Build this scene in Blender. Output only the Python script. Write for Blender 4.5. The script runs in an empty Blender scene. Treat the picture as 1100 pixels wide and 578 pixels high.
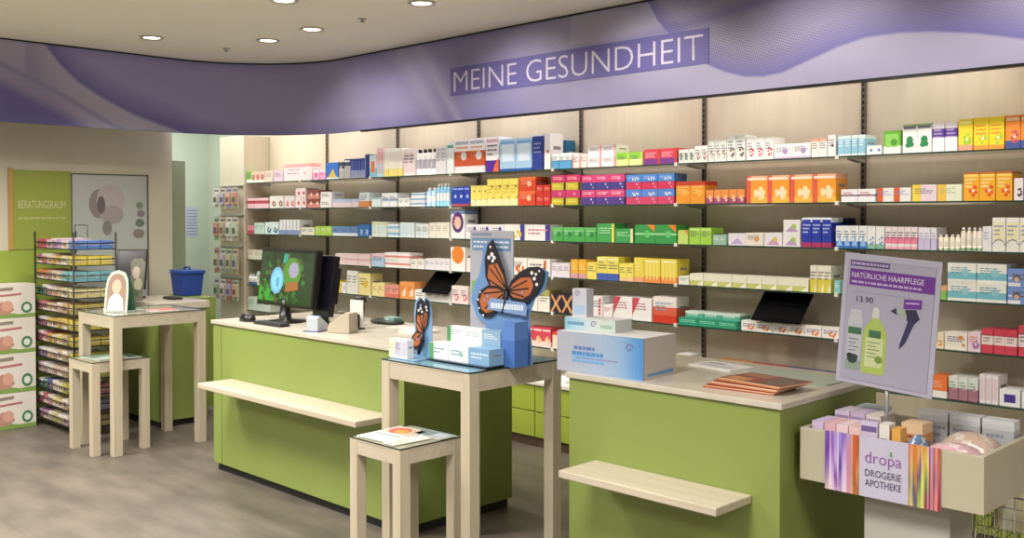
import bpy, math, random
from mathutils import Vector, Matrix
random.seed(7)
R = math.radians
scene = bpy.context.scene
col = scene.collection

# ------------------------------------------------------------------ camera
EYE = 1.62
YAW = 45.2          # degrees between the shelf wall and the view
cam_d = bpy.data.cameras.new('camera'); cam = bpy.data.objects.new('camera', cam_d); col.objects.link(cam)
cam_d.sensor_width = 36.0; cam_d.lens = 36.0 * 1061 / 1100
cam_d.shift_y = -38.5 / 1100
cam_d.clip_start = .05
cam.location = (0, 0, EYE)
cam.rotation_euler = (R(90 - 1.0), 0, R(90 - YAW))
scene.camera = cam

# ------------------------------------------------------------------ world and light
scene.view_settings.view_transform = 'Standard'
scene.view_settings.look = 'None'
scene.view_settings.gamma = 1
scene.view_settings.use_curve_mapping = False
scene.view_settings.exposure = -0.05
w = bpy.data.worlds.new('world'); scene.world = w; w.use_nodes = True
w.node_tree.nodes['Background'].inputs[0].default_value = (.9, .9, 1, 1)
w.node_tree.nodes['Background'].inputs[1].default_value = .05

def area(name, loc, size, power, color=(1, .95, .88), rot=(0, 0, 0), size_y=None, spread=None):
    d = bpy.data.lights.new(name, 'AREA'); d.energy = power; d.color = color
    d.shape = 'RECTANGLE' if size_y else 'DISK'; d.size = size
    if size_y: d.size_y = size_y
    if spread: d.spread = R(spread)
    o = bpy.data.objects.new(name, d); o.location = loc; o.rotation_euler = rot
    col.objects.link(o); return o
def spot(name, loc, power, angle, color=(1, .9, .76), rot=(0, 0, 0), blend=.6, rad=.03):
    d = bpy.data.lights.new(name, 'SPOT'); d.energy = power; d.color = color
    d.spot_size = R(angle); d.spot_blend = blend; d.shadow_soft_size = rad
    o = bpy.data.objects.new(name, d); o.location = loc; o.rotation_euler = rot
    col.objects.link(o); return o
SHELF_W, GEN_W, SPOT_W, MINT_W, AISLE_W = 6, 92, 8, 24, 74
# unseen fill lights added below the ceiling, behind and beside the camera
for i, (x, y) in enumerate(((-1.2, -1.2), (-4.2, -.8), (-6.9, -1.0), (1.0, 1.6), (-2.0, 1.2), (-4.8, 1.6), (-6.6, 1.3))):
    area('fill_light', (x, y, 2.90), .9, GEN_W, (1, .95, .89), size_y=.9, spread=140)
# slot lights behind the fascia, over each shelf bay
BAYS = [-8.96, -7.962, -6.879, -5.834, -4.741, -3.677, -2.588, -1.50]
for a_, b_ in zip(BAYS, BAYS[1:]):
    m_ = (a_ + b_) / 2
    spot('shelf_spot_light', (m_, 5.12, 2.86), SPOT_W, 75, rot=(R(16), 0, 0))
    area('shelf_slot_light', (m_, 5.02, 2.84), .95, SHELF_W, (1, .94, .84), rot=(R(8), 0, 0), size_y=.10)
# aisle downlights turned to the shelves, plus unseen spots added to brighten them
for x in (-8.0, -6.538, -5.929, -4.724, -3.6, -2.5, -1.4):
    spot('aisle_spot_light', (x, 3.967, 2.915), AISLE_W * (.45 if -6.6 < x < -5.9 else 1), 96, (1, .94, .86), rot=(R(44), 0, 0), blend=.9, rad=.06)
area('corridor_light', (-9.3, 4.55, 2.85), 1.2, MINT_W, (.97, 1, .95), size_y=.8)

# ------------------------------------------------------------------ materials
def lin(h):
    c = [int(h[i:i + 2], 16) / 255 for i in (0, 2, 4)]
    return tuple((v / 12.92 if v <= .04045 else ((v + .055) / 1.055) ** 2.4) for v in c) + (1,)
_m = {}
def mat(h, rough=.5, metal=0, emit=0, alpha=None, name=None):
    k = (h, rough, metal, emit)
    if k in _m: return _m[k]
    m = bpy.data.materials.new(name or 'paint_' + h); m.use_nodes = True
    b = m.node_tree.nodes['Principled BSDF']
    b.inputs['Base Color'].default_value = lin(h); b.inputs['Roughness'].default_value = rough
    b.inputs['Metallic'].default_value = metal
    if emit:
        b.inputs['Emission Color'].default_value = lin(h); b.inputs['Emission Strength'].default_value = emit
    _m[k] = m; return m
def noisy(name, h1, h2, scale=(4, 4, 4), rough=.6, bump=0, detail=4, coords='Object', lo=.35, hi=.65):
    m = bpy.data.materials.new(name); m.use_nodes = True; nt = m.node_tree; N = nt.nodes; L = nt.links
    b = N['Principled BSDF']; b.inputs['Roughness'].default_value = rough
    tc = N.new('ShaderNodeTexCoord'); mp = N.new('ShaderNodeMapping'); mp.inputs['Scale'].default_value = scale
    no = N.new('ShaderNodeTexNoise'); no.inputs['Detail'].default_value = detail; no.inputs['Scale'].default_value = 1
    cr = N.new('ShaderNodeValToRGB'); cr.color_ramp.elements[0].color = lin(h1); cr.color_ramp.elements[1].color = lin(h2)
    cr.color_ramp.elements[0].position = lo; cr.color_ramp.elements[1].position = hi
    L.new(tc.outputs[coords], mp.inputs[0]); L.new(mp.outputs[0], no.inputs['Vector'])
    L.new(no.outputs['Fac'], cr.inputs[0]); L.new(cr.outputs[0], b.inputs['Base Color'])
    if bump:
        bp = N.new('ShaderNodeBump'); bp.inputs['Strength'].default_value = bump; bp.inputs['Distance'].default_value = .002
        L.new(no.outputs['Fac'], bp.inputs['Height']); L.new(bp.outputs[0], b.inputs['Normal'])
    return m
M_wood = noisy('pale_ash_laminate', 'b6aa94', 'c0b5a0', (30, 30, 1.6), .45)
M_woodh = noisy('pale_ash_laminate_flat', 'b6ab98', 'c0b5a3', (2, 30, 30), .4)
M_green = noisy('green_laminate', '7e8e48', '85964e', (1.2, 1.2, 1.2), .42)
M_greenlit = noisy('green_laminate_lit', 'a2b444', 'a9bb4c', (1, 1, 1), .4)  # lit copy of the green laminate: brighter light put into its colour
M_panel = noisy('taupe_back_panel', 'cabea9', 'cfc3af', (25, 25, 1.2), .7)
M_ceil = noisy('ceiling_plaster', 'f0ebe0', 'f3eee4', (1, 1, 1), .85)
M_wall = noisy('wall_plaster', 'c4c1ad', 'cbc8b5', (1.5, 1.5, 1.5), .8)
M_mint = noisy('mint_wall_paint', 'ccd4c6', 'd2dacc', (1, 1, 1), .7)
M_white = noisy('white_laminate', 'e4e0d4', 'ebe7dc', (2, 2, 2), .35)
M_top = noisy('counter_top_white', 'bdb7a8', 'c5bfb1', (8, 8, 8), .25)
M_void = mat('050507', .8); M_void.node_tree.nodes['Principled BSDF'].inputs['Specular IOR Level'].default_value = .08
M_black = mat('101012', .35); M_blackm = mat('17171a', .6)
M_toe = mat('6b5546', .6)
M_steel = mat('b4b4b6', .3, .9)
M_cream = noisy('cream_lacquer', 'b2ac95', 'b9b39c', (1, 1, 1), .4)
def floor_mat():
    m = bpy.data.materials.new('floor_vinyl'); m.use_nodes = True; nt = m.node_tree; N = nt.nodes; L = nt.links
    b = N['Principled BSDF']
    tc = N.new('ShaderNodeTexCoord')
    br = N.new('ShaderNodeTexBrick'); br.inputs['Scale'].default_value = 1; br.inputs['Brick Width'].default_value = .9
    br.inputs['Row Height'].default_value = .45; br.inputs['Mortar Size'].default_value = .002; br.inputs['Mortar Smooth'].default_value = .3
    br.inputs['Color1'].default_value = lin('6a635a'); br.inputs['Color2'].default_value = lin('645d55'); br.inputs['Mortar'].default_value = lin('534d46')
    no = N.new('ShaderNodeTexNoise'); no.inputs['Scale'].default_value = 2.2; no.inputs['Detail'].default_value = 8
    mp = N.new('ShaderNodeMapping'); mp.inputs['Scale'].default_value = (1, 2.6, 1)
    cr = N.new('ShaderNodeValToRGB'); cr.color_ramp.elements[0].color = (.66, .66, .66, 1); cr.color_ramp.elements[1].color = (1.15, 1.13, 1.1, 1)
    cr.color_ramp.elements[0].position = .32; cr.color_ramp.elements[1].position = .68
    mx = N.new('ShaderNodeMix'); mx.data_type = 'RGBA'; mx.blend_type = 'MULTIPLY'; mx.inputs[0].default_value = 1
    L.new(tc.outputs['Object'], br.inputs['Vector']); L.new(tc.outputs['Object'], mp.inputs[0]); L.new(mp.outputs[0], no.inputs['Vector'])
    L.new(no.outputs['Fac'], cr.inputs[0]); L.new(br.outputs['Color'], mx.inputs[6]); L.new(cr.outputs[0], mx.inputs[7])
    L.new(mx.outputs[2], b.inputs['Base Color'])
    b.inputs['Roughness'].default_value = .42
    return m
M_floor = floor_mat()
def glass_mat(name, tint='dff0e8', ior=1.5):
    m = bpy.data.materials.new(name); m.use_nodes = True; nt = m.node_tree; N = nt.nodes; L = nt.links
    for n in list(N):
        if n.type == 'BSDF_PRINCIPLED': N.remove(n)
    out = [n for n in N if n.type == 'OUTPUT_MATERIAL'][0]
    t = N.new('ShaderNodeBsdfTransparent'); t.inputs[0].default_value = lin(tint)
    g = N.new('ShaderNodeBsdfGlossy'); g.inputs['Roughness'].default_value = .04
    f = N.new('ShaderNodeFresnel'); f.inputs[0].default_value = ior
    mx = N.new('ShaderNodeMixShader')
    L.new(f.outputs[0], mx.inputs[0]); L.new(t.outputs[0], mx.inputs[1]); L.new(g.outputs[0], mx.inputs[2]); L.new(mx.outputs[0], out.inputs[0])
    return m
M_glass = glass_mat('shelf_glass', 'fafcfb'); M_gedge = mat('2f4a3e', .15)
M_clear = glass_mat('clear_acrylic', 'f8fafa')

# ------------------------------------------------------------------ mesh helpers
class MB:
    def __init__(s): s.v = []; s.f = []; s.m = []; s.mats = []; s.sm = []
    def mi(s, m):
        if m not in s.mats: s.mats.append(m)
        return s.mats.index(m)
    def face(s, idx, m, smooth=False): s.f.append(idx); s.m.append(s.mi(m)); s.sm.append(smooth)
    def quad(s, pts, m):
        b = len(s.v); s.v += [tuple(p) for p in pts]; s.face(list(range(b, b + len(pts))), m)
    def box(s, x0, x1, y0, y1, z0, z1, m, mt=None, mb=None, M=None):
        b = len(s.v)
        P = [(x0, y0, z0), (x1, y0, z0), (x1, y1, z0), (x0, y1, z0), (x0, y0, z1), (x1, y0, z1), (x1, y1, z1), (x0, y1, z1)]
        if M is not None: P = [tuple(M @ Vector(p)) for p in P]
        s.v += P
        for q, mm in (((0, 3, 2, 1), mb or m), ((4, 5, 6, 7), mt or m), ((0, 1, 5, 4), m), ((1, 2, 6, 5), m), ((2, 3, 7, 6), m), ((3, 0, 4, 7), m)):
            s.face([b + i for i in q], mm)
    def prism(s, pts, t, m, f, mside=None):
        """pts: 2-D outline (counter-clockwise from the front); f maps (u, v, depth) to 3-D"""
        n = len(pts); b = len(s.v)
        s.v += [tuple(f(u, v, 0)) for u, v in pts] + [tuple(f(u, v, t)) for u, v in pts]
        s.face([b + i for i in range(n)], m); s.face([b + n + i for i in reversed(range(n))], m)
        for i in range(n):
            j = (i + 1) % n; s.face([b + i, b + n + i, b + n + j, b + j], mside or m)
    def tube(s, pts, r, m, n=8):
        pts = [Vector(p) for p in pts]
        rings = []
        for i, p in enumerate(pts):
            d = (pts[min(i + 1, len(pts) - 1)] - pts[max(i - 1, 0)]).normalized()
            a = d.cross(Vector((0, 0, 1)) if abs(d.z) < .9 else Vector((1, 0, 0))).normalized(); c = d.cross(a)
            b = len(s.v)
            s.v += [tuple(p + a * r * math.cos(2 * math.pi * k / n) + c * r * math.sin(2 * math.pi * k / n)) for k in range(n)]
            rings.append(b)
        for A, B in zip(rings, rings[1:]):
            for k in range(n): s.face([A + k, A + (k + 1) % n, B + (k + 1) % n, B + k], m, True)
        s.face([rings[0] + k for k in reversed(range(n))], m); s.face([rings[-1] + k for k in range(n)], m)
    def lathe(s, prof, m, n=16, c=(0, 0), sx=1, sy=1):
        """prof: (radius, z, material or None)"""
        rings = []
        for p in prof:
            b = len(s.v); rings.append(b)
            s.v += [(c[0] + sx * p[0] * math.cos(2 * math.pi * k / n), c[1] + sy * p[0] * math.sin(2 * math.pi * k / n), p[1]) for k in range(n)]
        for i, (A, B) in enumerate(zip(rings, rings[1:])):
            mm = prof[i][2] if len(prof[i]) > 2 and prof[i][2] else m
            for k in range(n): s.face([A + k, A + (k + 1) % n, B + (k + 1) % n, B + k], mm, True)
        s.face([rings[0] + k for k in reversed(range(n))], m)
        s.face([rings[-1] + k for k in range(n)], (prof[-1][2] if len(prof[-1]) > 2 and prof[-1][2] else m))
    def build(s, name, parent=None, loc=(0, 0, 0), bevel=0, rz=0):
        me = bpy.data.meshes.new(name); me.from_pydata(s.v, [], s.f)
        for m in s.mats: me.materials.append(m)
        me.polygons.foreach_set('material_index', s.m); me.polygons.foreach_set('use_smooth', s.sm); me.update()
        o = bpy.data.objects.new(name, me); col.objects.link(o); o.location = loc; o.rotation_euler.z = rz
        if parent: o.parent = parent
        if bevel:
            b = o.modifiers.new('bevel', 'BEVEL'); b.width = bevel; b.segments = 2; b.limit_method = 'ANGLE'
        return o
def bx(*a, **k):
    m = MB(); m.box(*a, **k); return m
LABELS = {}
def tag(o, label, cat, group=None, kind=None):
    if label: o['label'] = label; LABELS[label] = LABELS.get(label, 0) + 1
    if cat: o['category'] = cat
    if group: o['group'] = group
    if kind: o['kind'] = kind
    return o
def thing(name, label, cat, loc=(0, 0, 0), rz=0, group=None):
    o = bpy.data.objects.new(name, None); col.objects.link(o); o.location = loc; o.rotation_euler.z = rz
    o.empty_display_size = .1
    return tag(o, label, cat, group)
def struct(name, mb, parent=None, loc=(0, 0, 0), **k):
    o = mb.build(name, parent, loc, **k)
    if not parent: o['kind'] = 'structure'
    return o
def dup(o, parent=None):
    c = o.copy(); col.objects.link(c)
    if parent: c.parent = parent
    for ch in list(o.children): dup(ch, c)
    return c
def text(s, w_, h_, m, frame, parent, name='lettering', depth=.0008, weight=0, keep=False):
    """lettering fitted to a box w_ x h_; frame(u, v, d) gives the 3-D point"""
    cu = bpy.data.curves.new('t', 'FONT'); cu.body = s; cu.size = 1; cu.resolution_u = 3; cu.offset = weight
    ob = bpy.data.objects.new('t', cu); col.objects.link(ob)
    dg = bpy.context.evaluated_depsgraph_get(); dg.update()
    me = bpy.data.meshes.new_from_object(ob.evaluated_get(dg))
    bpy.data.objects.remove(ob)
    xs = [v.co.x for v in me.vertices]; ys = [v.co.y for v in me.vertices]
    x0, x1, y0, y1 = min(xs), max(xs), min(ys), max(ys)
    sx = w_ / (x1 - x0); sy = h_ / (y1 - y0)
    for v in me.vertices:
        v.co = frame((v.co.x - x0) * sx, (v.co.y - y0) * sy, -depth)
    me.materials.clear(); me.materials.append(m); me.name = name
    for p in me.polygons: p.material_index = 0
    o = bpy.data.objects.new(name, me); col.objects.link(o)
    if parent: o.parent = parent
    return o

# ------------------------------------------------------------------ the room
X0, X1, Y0, Y1, ZC = -10.3, 2.6, -4.4, 5.5, 2.94
WL = -8.22
struct('floor', bx(X0 - .1, X1 + .1, Y0 - .1, Y1 + .1, -.08, 0, M_floor))
struct('ceiling', bx(X0 - .1, X1 + .1, Y0 - .1, Y1 + .1, ZC, ZC + .08, M_ceil))
wb = MB(); wb.box(-8.99, X1 + .1, Y1, Y1 + .1, 0, ZC, M_panel); wb.box(X0 - .1, -8.99, Y1, Y1 + .1, 0, ZC, M_mint)
struct('wall_back', wb)
struct('wall_corridor', bx(X0 - .1, X0, Y0 - .1, Y1, 0, ZC, M_mint))
wl = MB(); wl.box(WL - .08, WL, Y0, 4.05, 0, ZC, M_wall)
struct('wall_left', wl)
M_wallw = noisy('white_wall_paint', 'ece8de', 'f0ece2', (1, 1, 1), .8)
struct('wall_right', bx(X1, X1 + .1, Y0 - .1, Y1 + .1, 0, ZC, M_wallw))
struct('wall_front', bx(X0, X1, Y0 - .1, Y0, 0, ZC, M_wallw))
struct('trim_1', bx(X0, WL - .08, 3.5, 3.58, 0, ZC, M_mint))
# sliding leaf at the end of the left wall
d1 = bx(WL - .15, WL - .095, 3.3, 4.22, .005, 2.11, mat('8d9a80', .5)); o = struct('door_1', d1)
bx(WL - .095, WL - .085, 4.10, 4.13, .95, 1.15, M_steel).build('door_handle', o)

# --- curved printed fascia
NA, NB = 300, 110
def path():
    P = []
    y = Y0
    n = NA
    for i in range(n): P.append((-7.85, Y0 + (3.88 - Y0) * i / n))
    n = NB
    for i in range(n):
        t = math.pi / 2 * i / n; P.append((-6.85 - math.cos(t), 3.88 + math.sin(t)))
    n = 1100
    for i in range(n + 1): P.append((-6.85 + (X1 + 6.85) * i / n, 4.88))
    return P
def sval(i, p):
    if i < NA: return -6.85 - math.pi / 2 - (3.88 - p[1])
    if i < NA + NB: return -6.85 - (math.pi / 2 - math.atan2(p[1] - 3.88, -6.85 - p[0]))
    return p[0]
def interp(C, s):
    if s <= C[0][0]: return C[0][1]
    for (a, b), (c, d) in zip(C, C[1:]):
        if s <= c:
            t = (s - a) / (c - a); t = t * t * (3 - 2 * t) if False else t
            return b + (d - b) * t
    return C[-1][1]
def mixc(a, b, t): t = max(0, min(1, t)); return [x + (y - x) * t for x, y in zip(a, b)]
CL = [(-9.60, 3.2), (-9.50, 3.02), (-9.43, 2.90), (-9.34, 2.79), (-9.21, 2.671), (-9.02, 2.558), (-8.75, 2.438), (-8.4, 2.338), (-8.2, 2.26), (-7.5, 2.0)]
ST = [(-10.6, 2.87), (-9.77, 2.749), (-9.34, 2.56), (-8.94, 2.35), (-8.8, 2.30)]
CR = [(-4.3, 4.2), (-3.75, 3.05), (-3.60, 2.80), (-3.47, 2.66), (-3.38, 2.58), (-3.25, 2.50), (-3.13, 2.445), (-3.0, 2.405), (-2.88, 2.394), (-2.77, 2.403), (-2.6, 2.455), (-2.44, 2.505), (-2.29, 2.535), (-2.12, 2.536), (-1.96, 2.521), (-1.74, 2.483), (-1.54, 2.431), (-1.2, 2.36), (-.8, 2.36), (0, 2.6), (1, 2.8), (2.6, 2.5)]
c_mid = lin('8885b2')[:3]; c_dark = lin('6a66a6')[:3]; c_light = lin('aeaac2')[:3]; c_grey = lin('9490b2')[:3]; c_blue = lin('7673b0')[:3]
def pattern(s, z):
    v = (z - 2.32) / .62
    dots = 0
    base = mixc(c_mid, c_grey, .5 + .5 * math.sin(s * 1.7 + z * 3))
    if s < -5.4: base = mixc(base, lin('a59fd2')[:3], .55 * min(1, (-5.4 - s) / .8))  # lighter towards the left, brightness put into the print colour instead of light
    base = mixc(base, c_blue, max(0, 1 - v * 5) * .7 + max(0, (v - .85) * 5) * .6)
    if s < -7.5:                                                     # left sweep
        d = z - interp(CL, s)
        up = mixc(c_dark, base, d / .22); dn = mixc(c_light, c_grey, -d / .35)
        k = max(0, min(1, .5 + d / .03)); base = mixc(dn, up, k)
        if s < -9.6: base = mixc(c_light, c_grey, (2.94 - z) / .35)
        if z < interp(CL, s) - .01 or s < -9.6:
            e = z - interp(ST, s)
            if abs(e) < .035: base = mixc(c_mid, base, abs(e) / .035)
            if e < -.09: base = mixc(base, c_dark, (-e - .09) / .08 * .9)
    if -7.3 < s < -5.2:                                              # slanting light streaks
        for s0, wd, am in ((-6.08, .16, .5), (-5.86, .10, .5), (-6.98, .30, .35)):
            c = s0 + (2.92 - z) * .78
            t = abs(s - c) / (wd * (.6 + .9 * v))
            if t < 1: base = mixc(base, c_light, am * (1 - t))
    if s > -4.95:
        k = min(1, (s + 4.95) / .5)
        g = .5 + .5 * math.sin(s * 2.1 + 9 * v * .4 + .6)
        dots = k * (.35 + .65 * g)
        base = mixc(base, mixc(c_grey, c_light, g * .75), k * .8)
        b0_ = base
        if s > -4.3:
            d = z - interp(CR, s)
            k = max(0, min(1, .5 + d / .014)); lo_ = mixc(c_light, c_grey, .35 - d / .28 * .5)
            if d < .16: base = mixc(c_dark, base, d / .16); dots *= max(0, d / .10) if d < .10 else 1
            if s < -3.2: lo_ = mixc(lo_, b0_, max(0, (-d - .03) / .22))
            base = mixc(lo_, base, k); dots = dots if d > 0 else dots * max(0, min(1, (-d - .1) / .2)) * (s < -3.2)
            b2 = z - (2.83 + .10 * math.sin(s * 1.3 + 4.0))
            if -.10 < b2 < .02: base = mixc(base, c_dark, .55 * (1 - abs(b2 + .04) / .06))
    return base, dots
P = path(); NZ = 84
vs = []; fs = []; cols = []
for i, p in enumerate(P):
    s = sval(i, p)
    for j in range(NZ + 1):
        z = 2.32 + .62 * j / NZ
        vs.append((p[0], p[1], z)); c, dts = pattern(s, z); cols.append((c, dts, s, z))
n0 = len(vs)
for i in range(len(P) - 1):
    for j in range(NZ):
        a = i * (NZ + 1) + j; b = a + NZ + 1
        fs.append((a, a + 1, b + 1, b)[::-1])
me = bpy.data.meshes.new('fascia_print'); me.from_pydata(vs, [], fs)
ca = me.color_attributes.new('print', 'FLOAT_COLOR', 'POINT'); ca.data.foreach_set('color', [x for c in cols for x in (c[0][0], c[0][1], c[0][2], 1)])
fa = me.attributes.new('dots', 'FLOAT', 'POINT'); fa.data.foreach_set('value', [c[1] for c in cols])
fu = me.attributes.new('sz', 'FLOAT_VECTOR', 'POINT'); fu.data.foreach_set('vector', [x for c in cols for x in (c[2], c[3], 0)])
mf = bpy.data.materials.new('fascia_print'); mf.use_nodes = True; nt = mf.node_tree; N = nt.nodes; L = nt.links
b = N['Principled BSDF']; b.inputs['Roughness'].default_value = .6
a1 = N.new('ShaderNodeAttribute'); a1.attribute_name = 'print'
a2 = N.new('ShaderNodeAttribute'); a2.attribute_name = 'dots'
a3 = N.new('ShaderNodeAttribute'); a3.attribute_name = 'sz'
mp = N.new('ShaderNodeMapping'); mp.inputs['Rotation'].default_value = (0, 0, R(20)); mp.inputs['Scale'].default_value = (70, 70, 1)
vo = N.new('ShaderNodeTexVoronoi'); vo.inputs['Randomness'].default_value = 0; vo.inputs['Scale'].default_value = 1
cr = N.new('ShaderNodeValToRGB'); cr.color_ramp.elements[0].position = .30; cr.color_ramp.elements[0].color = (.52, .50, .62, 1); cr.color_ramp.elements[1].position = .42; cr.color_ramp.elements[1].color = (1.05, 1.05, 1.05, 1)
mx = N.new('ShaderNodeMix'); mx.data_type = 'RGBA'; mx.blend_type = 'MULTIPLY'
L.new(a3.outputs['Vector'], mp.inputs[0]); L.new(mp.outputs[0], vo.inputs['Vector']); L.new(vo.outputs['Distance'], cr.inputs[0])
L.new(a2.outputs['Fac'], mx.inputs[0]); L.new(a1.outputs['Color'], mx.inputs[6]); L.new(cr.outputs[0], mx.inputs[7]); L.new(mx.outputs[2], b.inputs['Base Color'])
me.materials.append(mf); me.update()
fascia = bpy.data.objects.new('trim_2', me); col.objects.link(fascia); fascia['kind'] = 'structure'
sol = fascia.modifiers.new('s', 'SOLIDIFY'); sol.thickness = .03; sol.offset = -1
# thin black edge profiles along the fascia
for z0, z1 in ((2.308, 2.322), (2.928, 2.939)):
    e = MB(); pp = P[::3]
    if z0 < 2.5: pp = [p for p in P if p[0] > -6.6 and p[1] > 4.87][::6] + [P[-1]]
    for (ax, ay), (bx_, by) in zip(pp, pp[1:]):
        d = Vector((bx_ - ax, by - ay)).normalized(); nx, ny = d.y * .006, -d.x * .006
        e.quad([(ax + nx, ay + ny, z0), (bx_ + nx, by + ny, z0), (bx_ + nx, by + ny, z1), (ax + nx, ay + ny, z1)], M_black)
        e.quad([(ax - 5 * nx, ay - 5 * ny, z0), (bx_ - 5 * nx, by - 5 * ny, z0), (bx_ + nx, by + ny, z0), (ax + nx, ay + ny, z0)], M_black)
    e.build('edge_profile', fascia)
q = bx(-5.487, -3.235, 4.8765, 4.8795, 2.505, 2.712, mat('645e9c', .6)).build('sign_plate', fascia); q['label'] = 'dark purple lettering plate'
FR = lambda x, z, y: (lambda u, v, d: Vector((x + u, y + d, z + v)))
text('MEINE GESUNDHEIT', 2.17, .150, mat('cbc6d8', .6), FR(-5.445, 2.531, 4.876), q, weight=-.012)

# --- ceiling downlights and sprinklers
lab = ['round downlight nearest the left wall', 'round downlight left of the pair above the left counter', 'round downlight right of the pair above the left counter',
       'bluish round downlight at the top edge of the ceiling', 'round downlight close to the fascia lettering']
for (x, y), l in zip(((-7.046, 3.319), (-6.538, 3.986), (-5.929, 3.967), (-5.26, 3.319), (-4.724, 3.963)), lab):
    t = thing('ceiling_downlight', l + ', recessed in the ceiling' if len(l.split()) < 11 else l, 'ceiling light', (x, y, ZC), group='ceiling downlights')
    m = MB(); m.lathe([(.085, -.001), (.088, -.006), (.078, -.012), (.07, -.006), (.062, -.0015)], mat('cfcac0', .3, .5), 24); m.build('trim_ring', t)
    m = MB(); m.lathe([(.06, -.0018), (.058, -.004)], mat('fff2dc', .5, 0, 6), 20); m.build('lamp_lens', t)
    s_ = spot('downlight_lamp', (x, y, ZC - .02), 48, 120, (1, .93, .82)); 
for (x, y), l in zip(((-7.098, 3.952), (-5.384, 3.999)), ('left small sprinkler head on the ceiling near the curved fascia', 'right small sprinkler head on the ceiling near the lettering')):
    m = MB(); m.lathe([(.03, 0), (.03, -.004), (.012, -.006), (.01, -.02), (.02, -.022), (.02, -.025)], M_steel, 14)
    tag(m.build('sprinkler_head', None, (x, y, ZC)), l, 'sprinkler', 'sprinkler heads')

# ------------------------------------------------------------------ shelf wall
BN = ['leftmost bay', 'second bay', 'third bay', 'fourth bay', 'fifth bay', 'sixth bay', 'rightmost bay']
SN = ['top shelf', 'second shelf', 'third shelf', 'fourth shelf', 'fifth shelf', 'lowest shelf']
ZS = [1.954, 1.697, 1.441, 1.184, .928, .671]
for i, x in enumerate(BAYS[1:]):
    m = MB(); m.box(x - .014, x + .014, 5.485, 5.4985, .46, 2.93, mat('6b6256', .5, .3))
    zz = .5
    while zz < 2.92: m.box(x - .006, x + .006, 5.483, 5.486, zz, zz + .022, M_black); zz += .036
    tag(m.build('shelf_upright'), 'slotted shelf upright on the right edge of the ' + BN[i], 'shelf upright', 'slotted uprights of the shelf wall')
for k, z in enumerate(ZS):
    for i in range(7):
        xa, xb = BAYS[i] + .004, BAYS[i + 1] - .004
        if i == 6: xb = -1.2
        t = thing('glass_shelf', 'glass shelf: %s of the %s' % (SN[k], BN[i]), 'shelf', ((xa + xb) / 2, 5.2, z), group='glass shelves of the shelf wall')
        hw = (xb - xa) / 2
        m = MB(); m.box(-hw, hw, 0.003, .283, -.008, 0, M_glass); m.box(-hw, hw, 0, .003, -.0085, 0, M_gedge)
        m.build('pane', t)
        for sx in (-1, 1):
            g = MB(); f = lambda u, v, d, sx=sx, hw=hw: (sx * (hw - .012) + d - .003, u, v)
            g.prism([(.278, -.0085), (.278, -.03), (.24, -.028), (.12, -.014), (.12, -.0085)], .004, M_steel, f); g.build('bracket', t)
        c = MB(); c.box(hw - .022, hw - .002, -.006, .012, -.016, .006, mat('e8e4dc', .3)); c.build('clip', t)
# end unit with hanging packs
eu = thing('end_shelf_unit', 'beige end unit with hanging packs at the left end of the shelf wall', 'shelf unit', (-9.22, 5.2, 0))
m = MB(); m.box(-.26, .222, .0, .295, 0, 2.44, M_panel); m.build('body', eu, bevel=.004)
HP = ['d9d2cc', 'b8c8b0', 'c8b4cc', 'cdb8a0', 'a8b89c', 'd4c6c0', 'b0a8c4', 'd0a890', 'c48878', 'b8ac98']
rown = ['top', 'second', 'third', 'bottom']
for r_, (zt, zb) in enumerate(((1.90, 1.69), (1.60, 1.36), (1.28, 1.02), (.96, .75))):
    rail = MB(); rail.box(-.25, .215, -.02, -.001, zt + .02, zt + .032, M_steel); rail.build('hook_rail', eu)
    for c_ in range(4):
        x = -9.42 + c_ * .125
        rail = MB(); rail.tube([(x + 9.22, -.002, zt + .01), (x + 9.22, -.09, zt + .012), (x + 9.22, -.095, zt + .025)], .002, M_steel, 6); rail.build('hook', eu)
        m = MB(); h = HP[(r_ * 4 + c_ * 3) % 10]; h2 = HP[(r_ * 3 + c_ + 5) % 10]
        m.box(-.052, .052, -.003, .003, -(zt - zb), 0, mat(h, .5)); m.box(-.04, .04, -.024, -.003, -(zt - zb) * .8, -(zt - zb) * .25, mat(h2, .3))
        m.box(-.03, .03, -.0255, -.024, -(zt - zb) * .7, -(zt - zb) * .45, mat(['5f6a4c', '6c5480', '7a5a48', '4c6450'][(r_ + c_) % 4]))
        m.box(-.04, .04, -.0042, -.003, -(zt - zb) * .18, -(zt - zb) * .08, mat('6a6470'))
        tag(m.build('hanging_pack', None, (x, 5.13, zt + .008)), 'hanging pack, %s of four from left in the %s row of the end unit' % (['first', 'second', 'third', 'last'][c_], rown[r_]), 'pack', 'hanging packs on the end unit')

# --- base cabinets with worktop
tag(bx(-8.96, -1.2, 4.985, 5.5, .44, .465, M_white).build('worktop', bevel=.002), 'long white low worktop under the glass shelves', 'worktop')
for i in range(7):
    xa, xb = BAYS[i] + .002, BAYS[i + 1] - .002
    if i == 6: xb = -1.2
    hw = (xb - xa) / 2
    t = thing('drawer_cabinet', 'low green two drawer cabinet below the ' + BN[i], 'cabinet', ((xa + xb) / 2, 5.0, 0), group='green base cabinets')
    bx(-hw, hw, .02, .495, .07, .438, M_white).build('body', t)
    bx(-hw, hw, .025, .06, 0, .07, M_toe).build('plinth', t)
    bx(-hw + .002, hw - .002, 0, .018, .255, .43, M_greenlit).build('drawer', t, bevel=.0015)
    bx(-hw + .002, hw - .002, 0, .018, .074, .247, M_greenlit).build('drawer', t, bevel=.0015)
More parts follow.
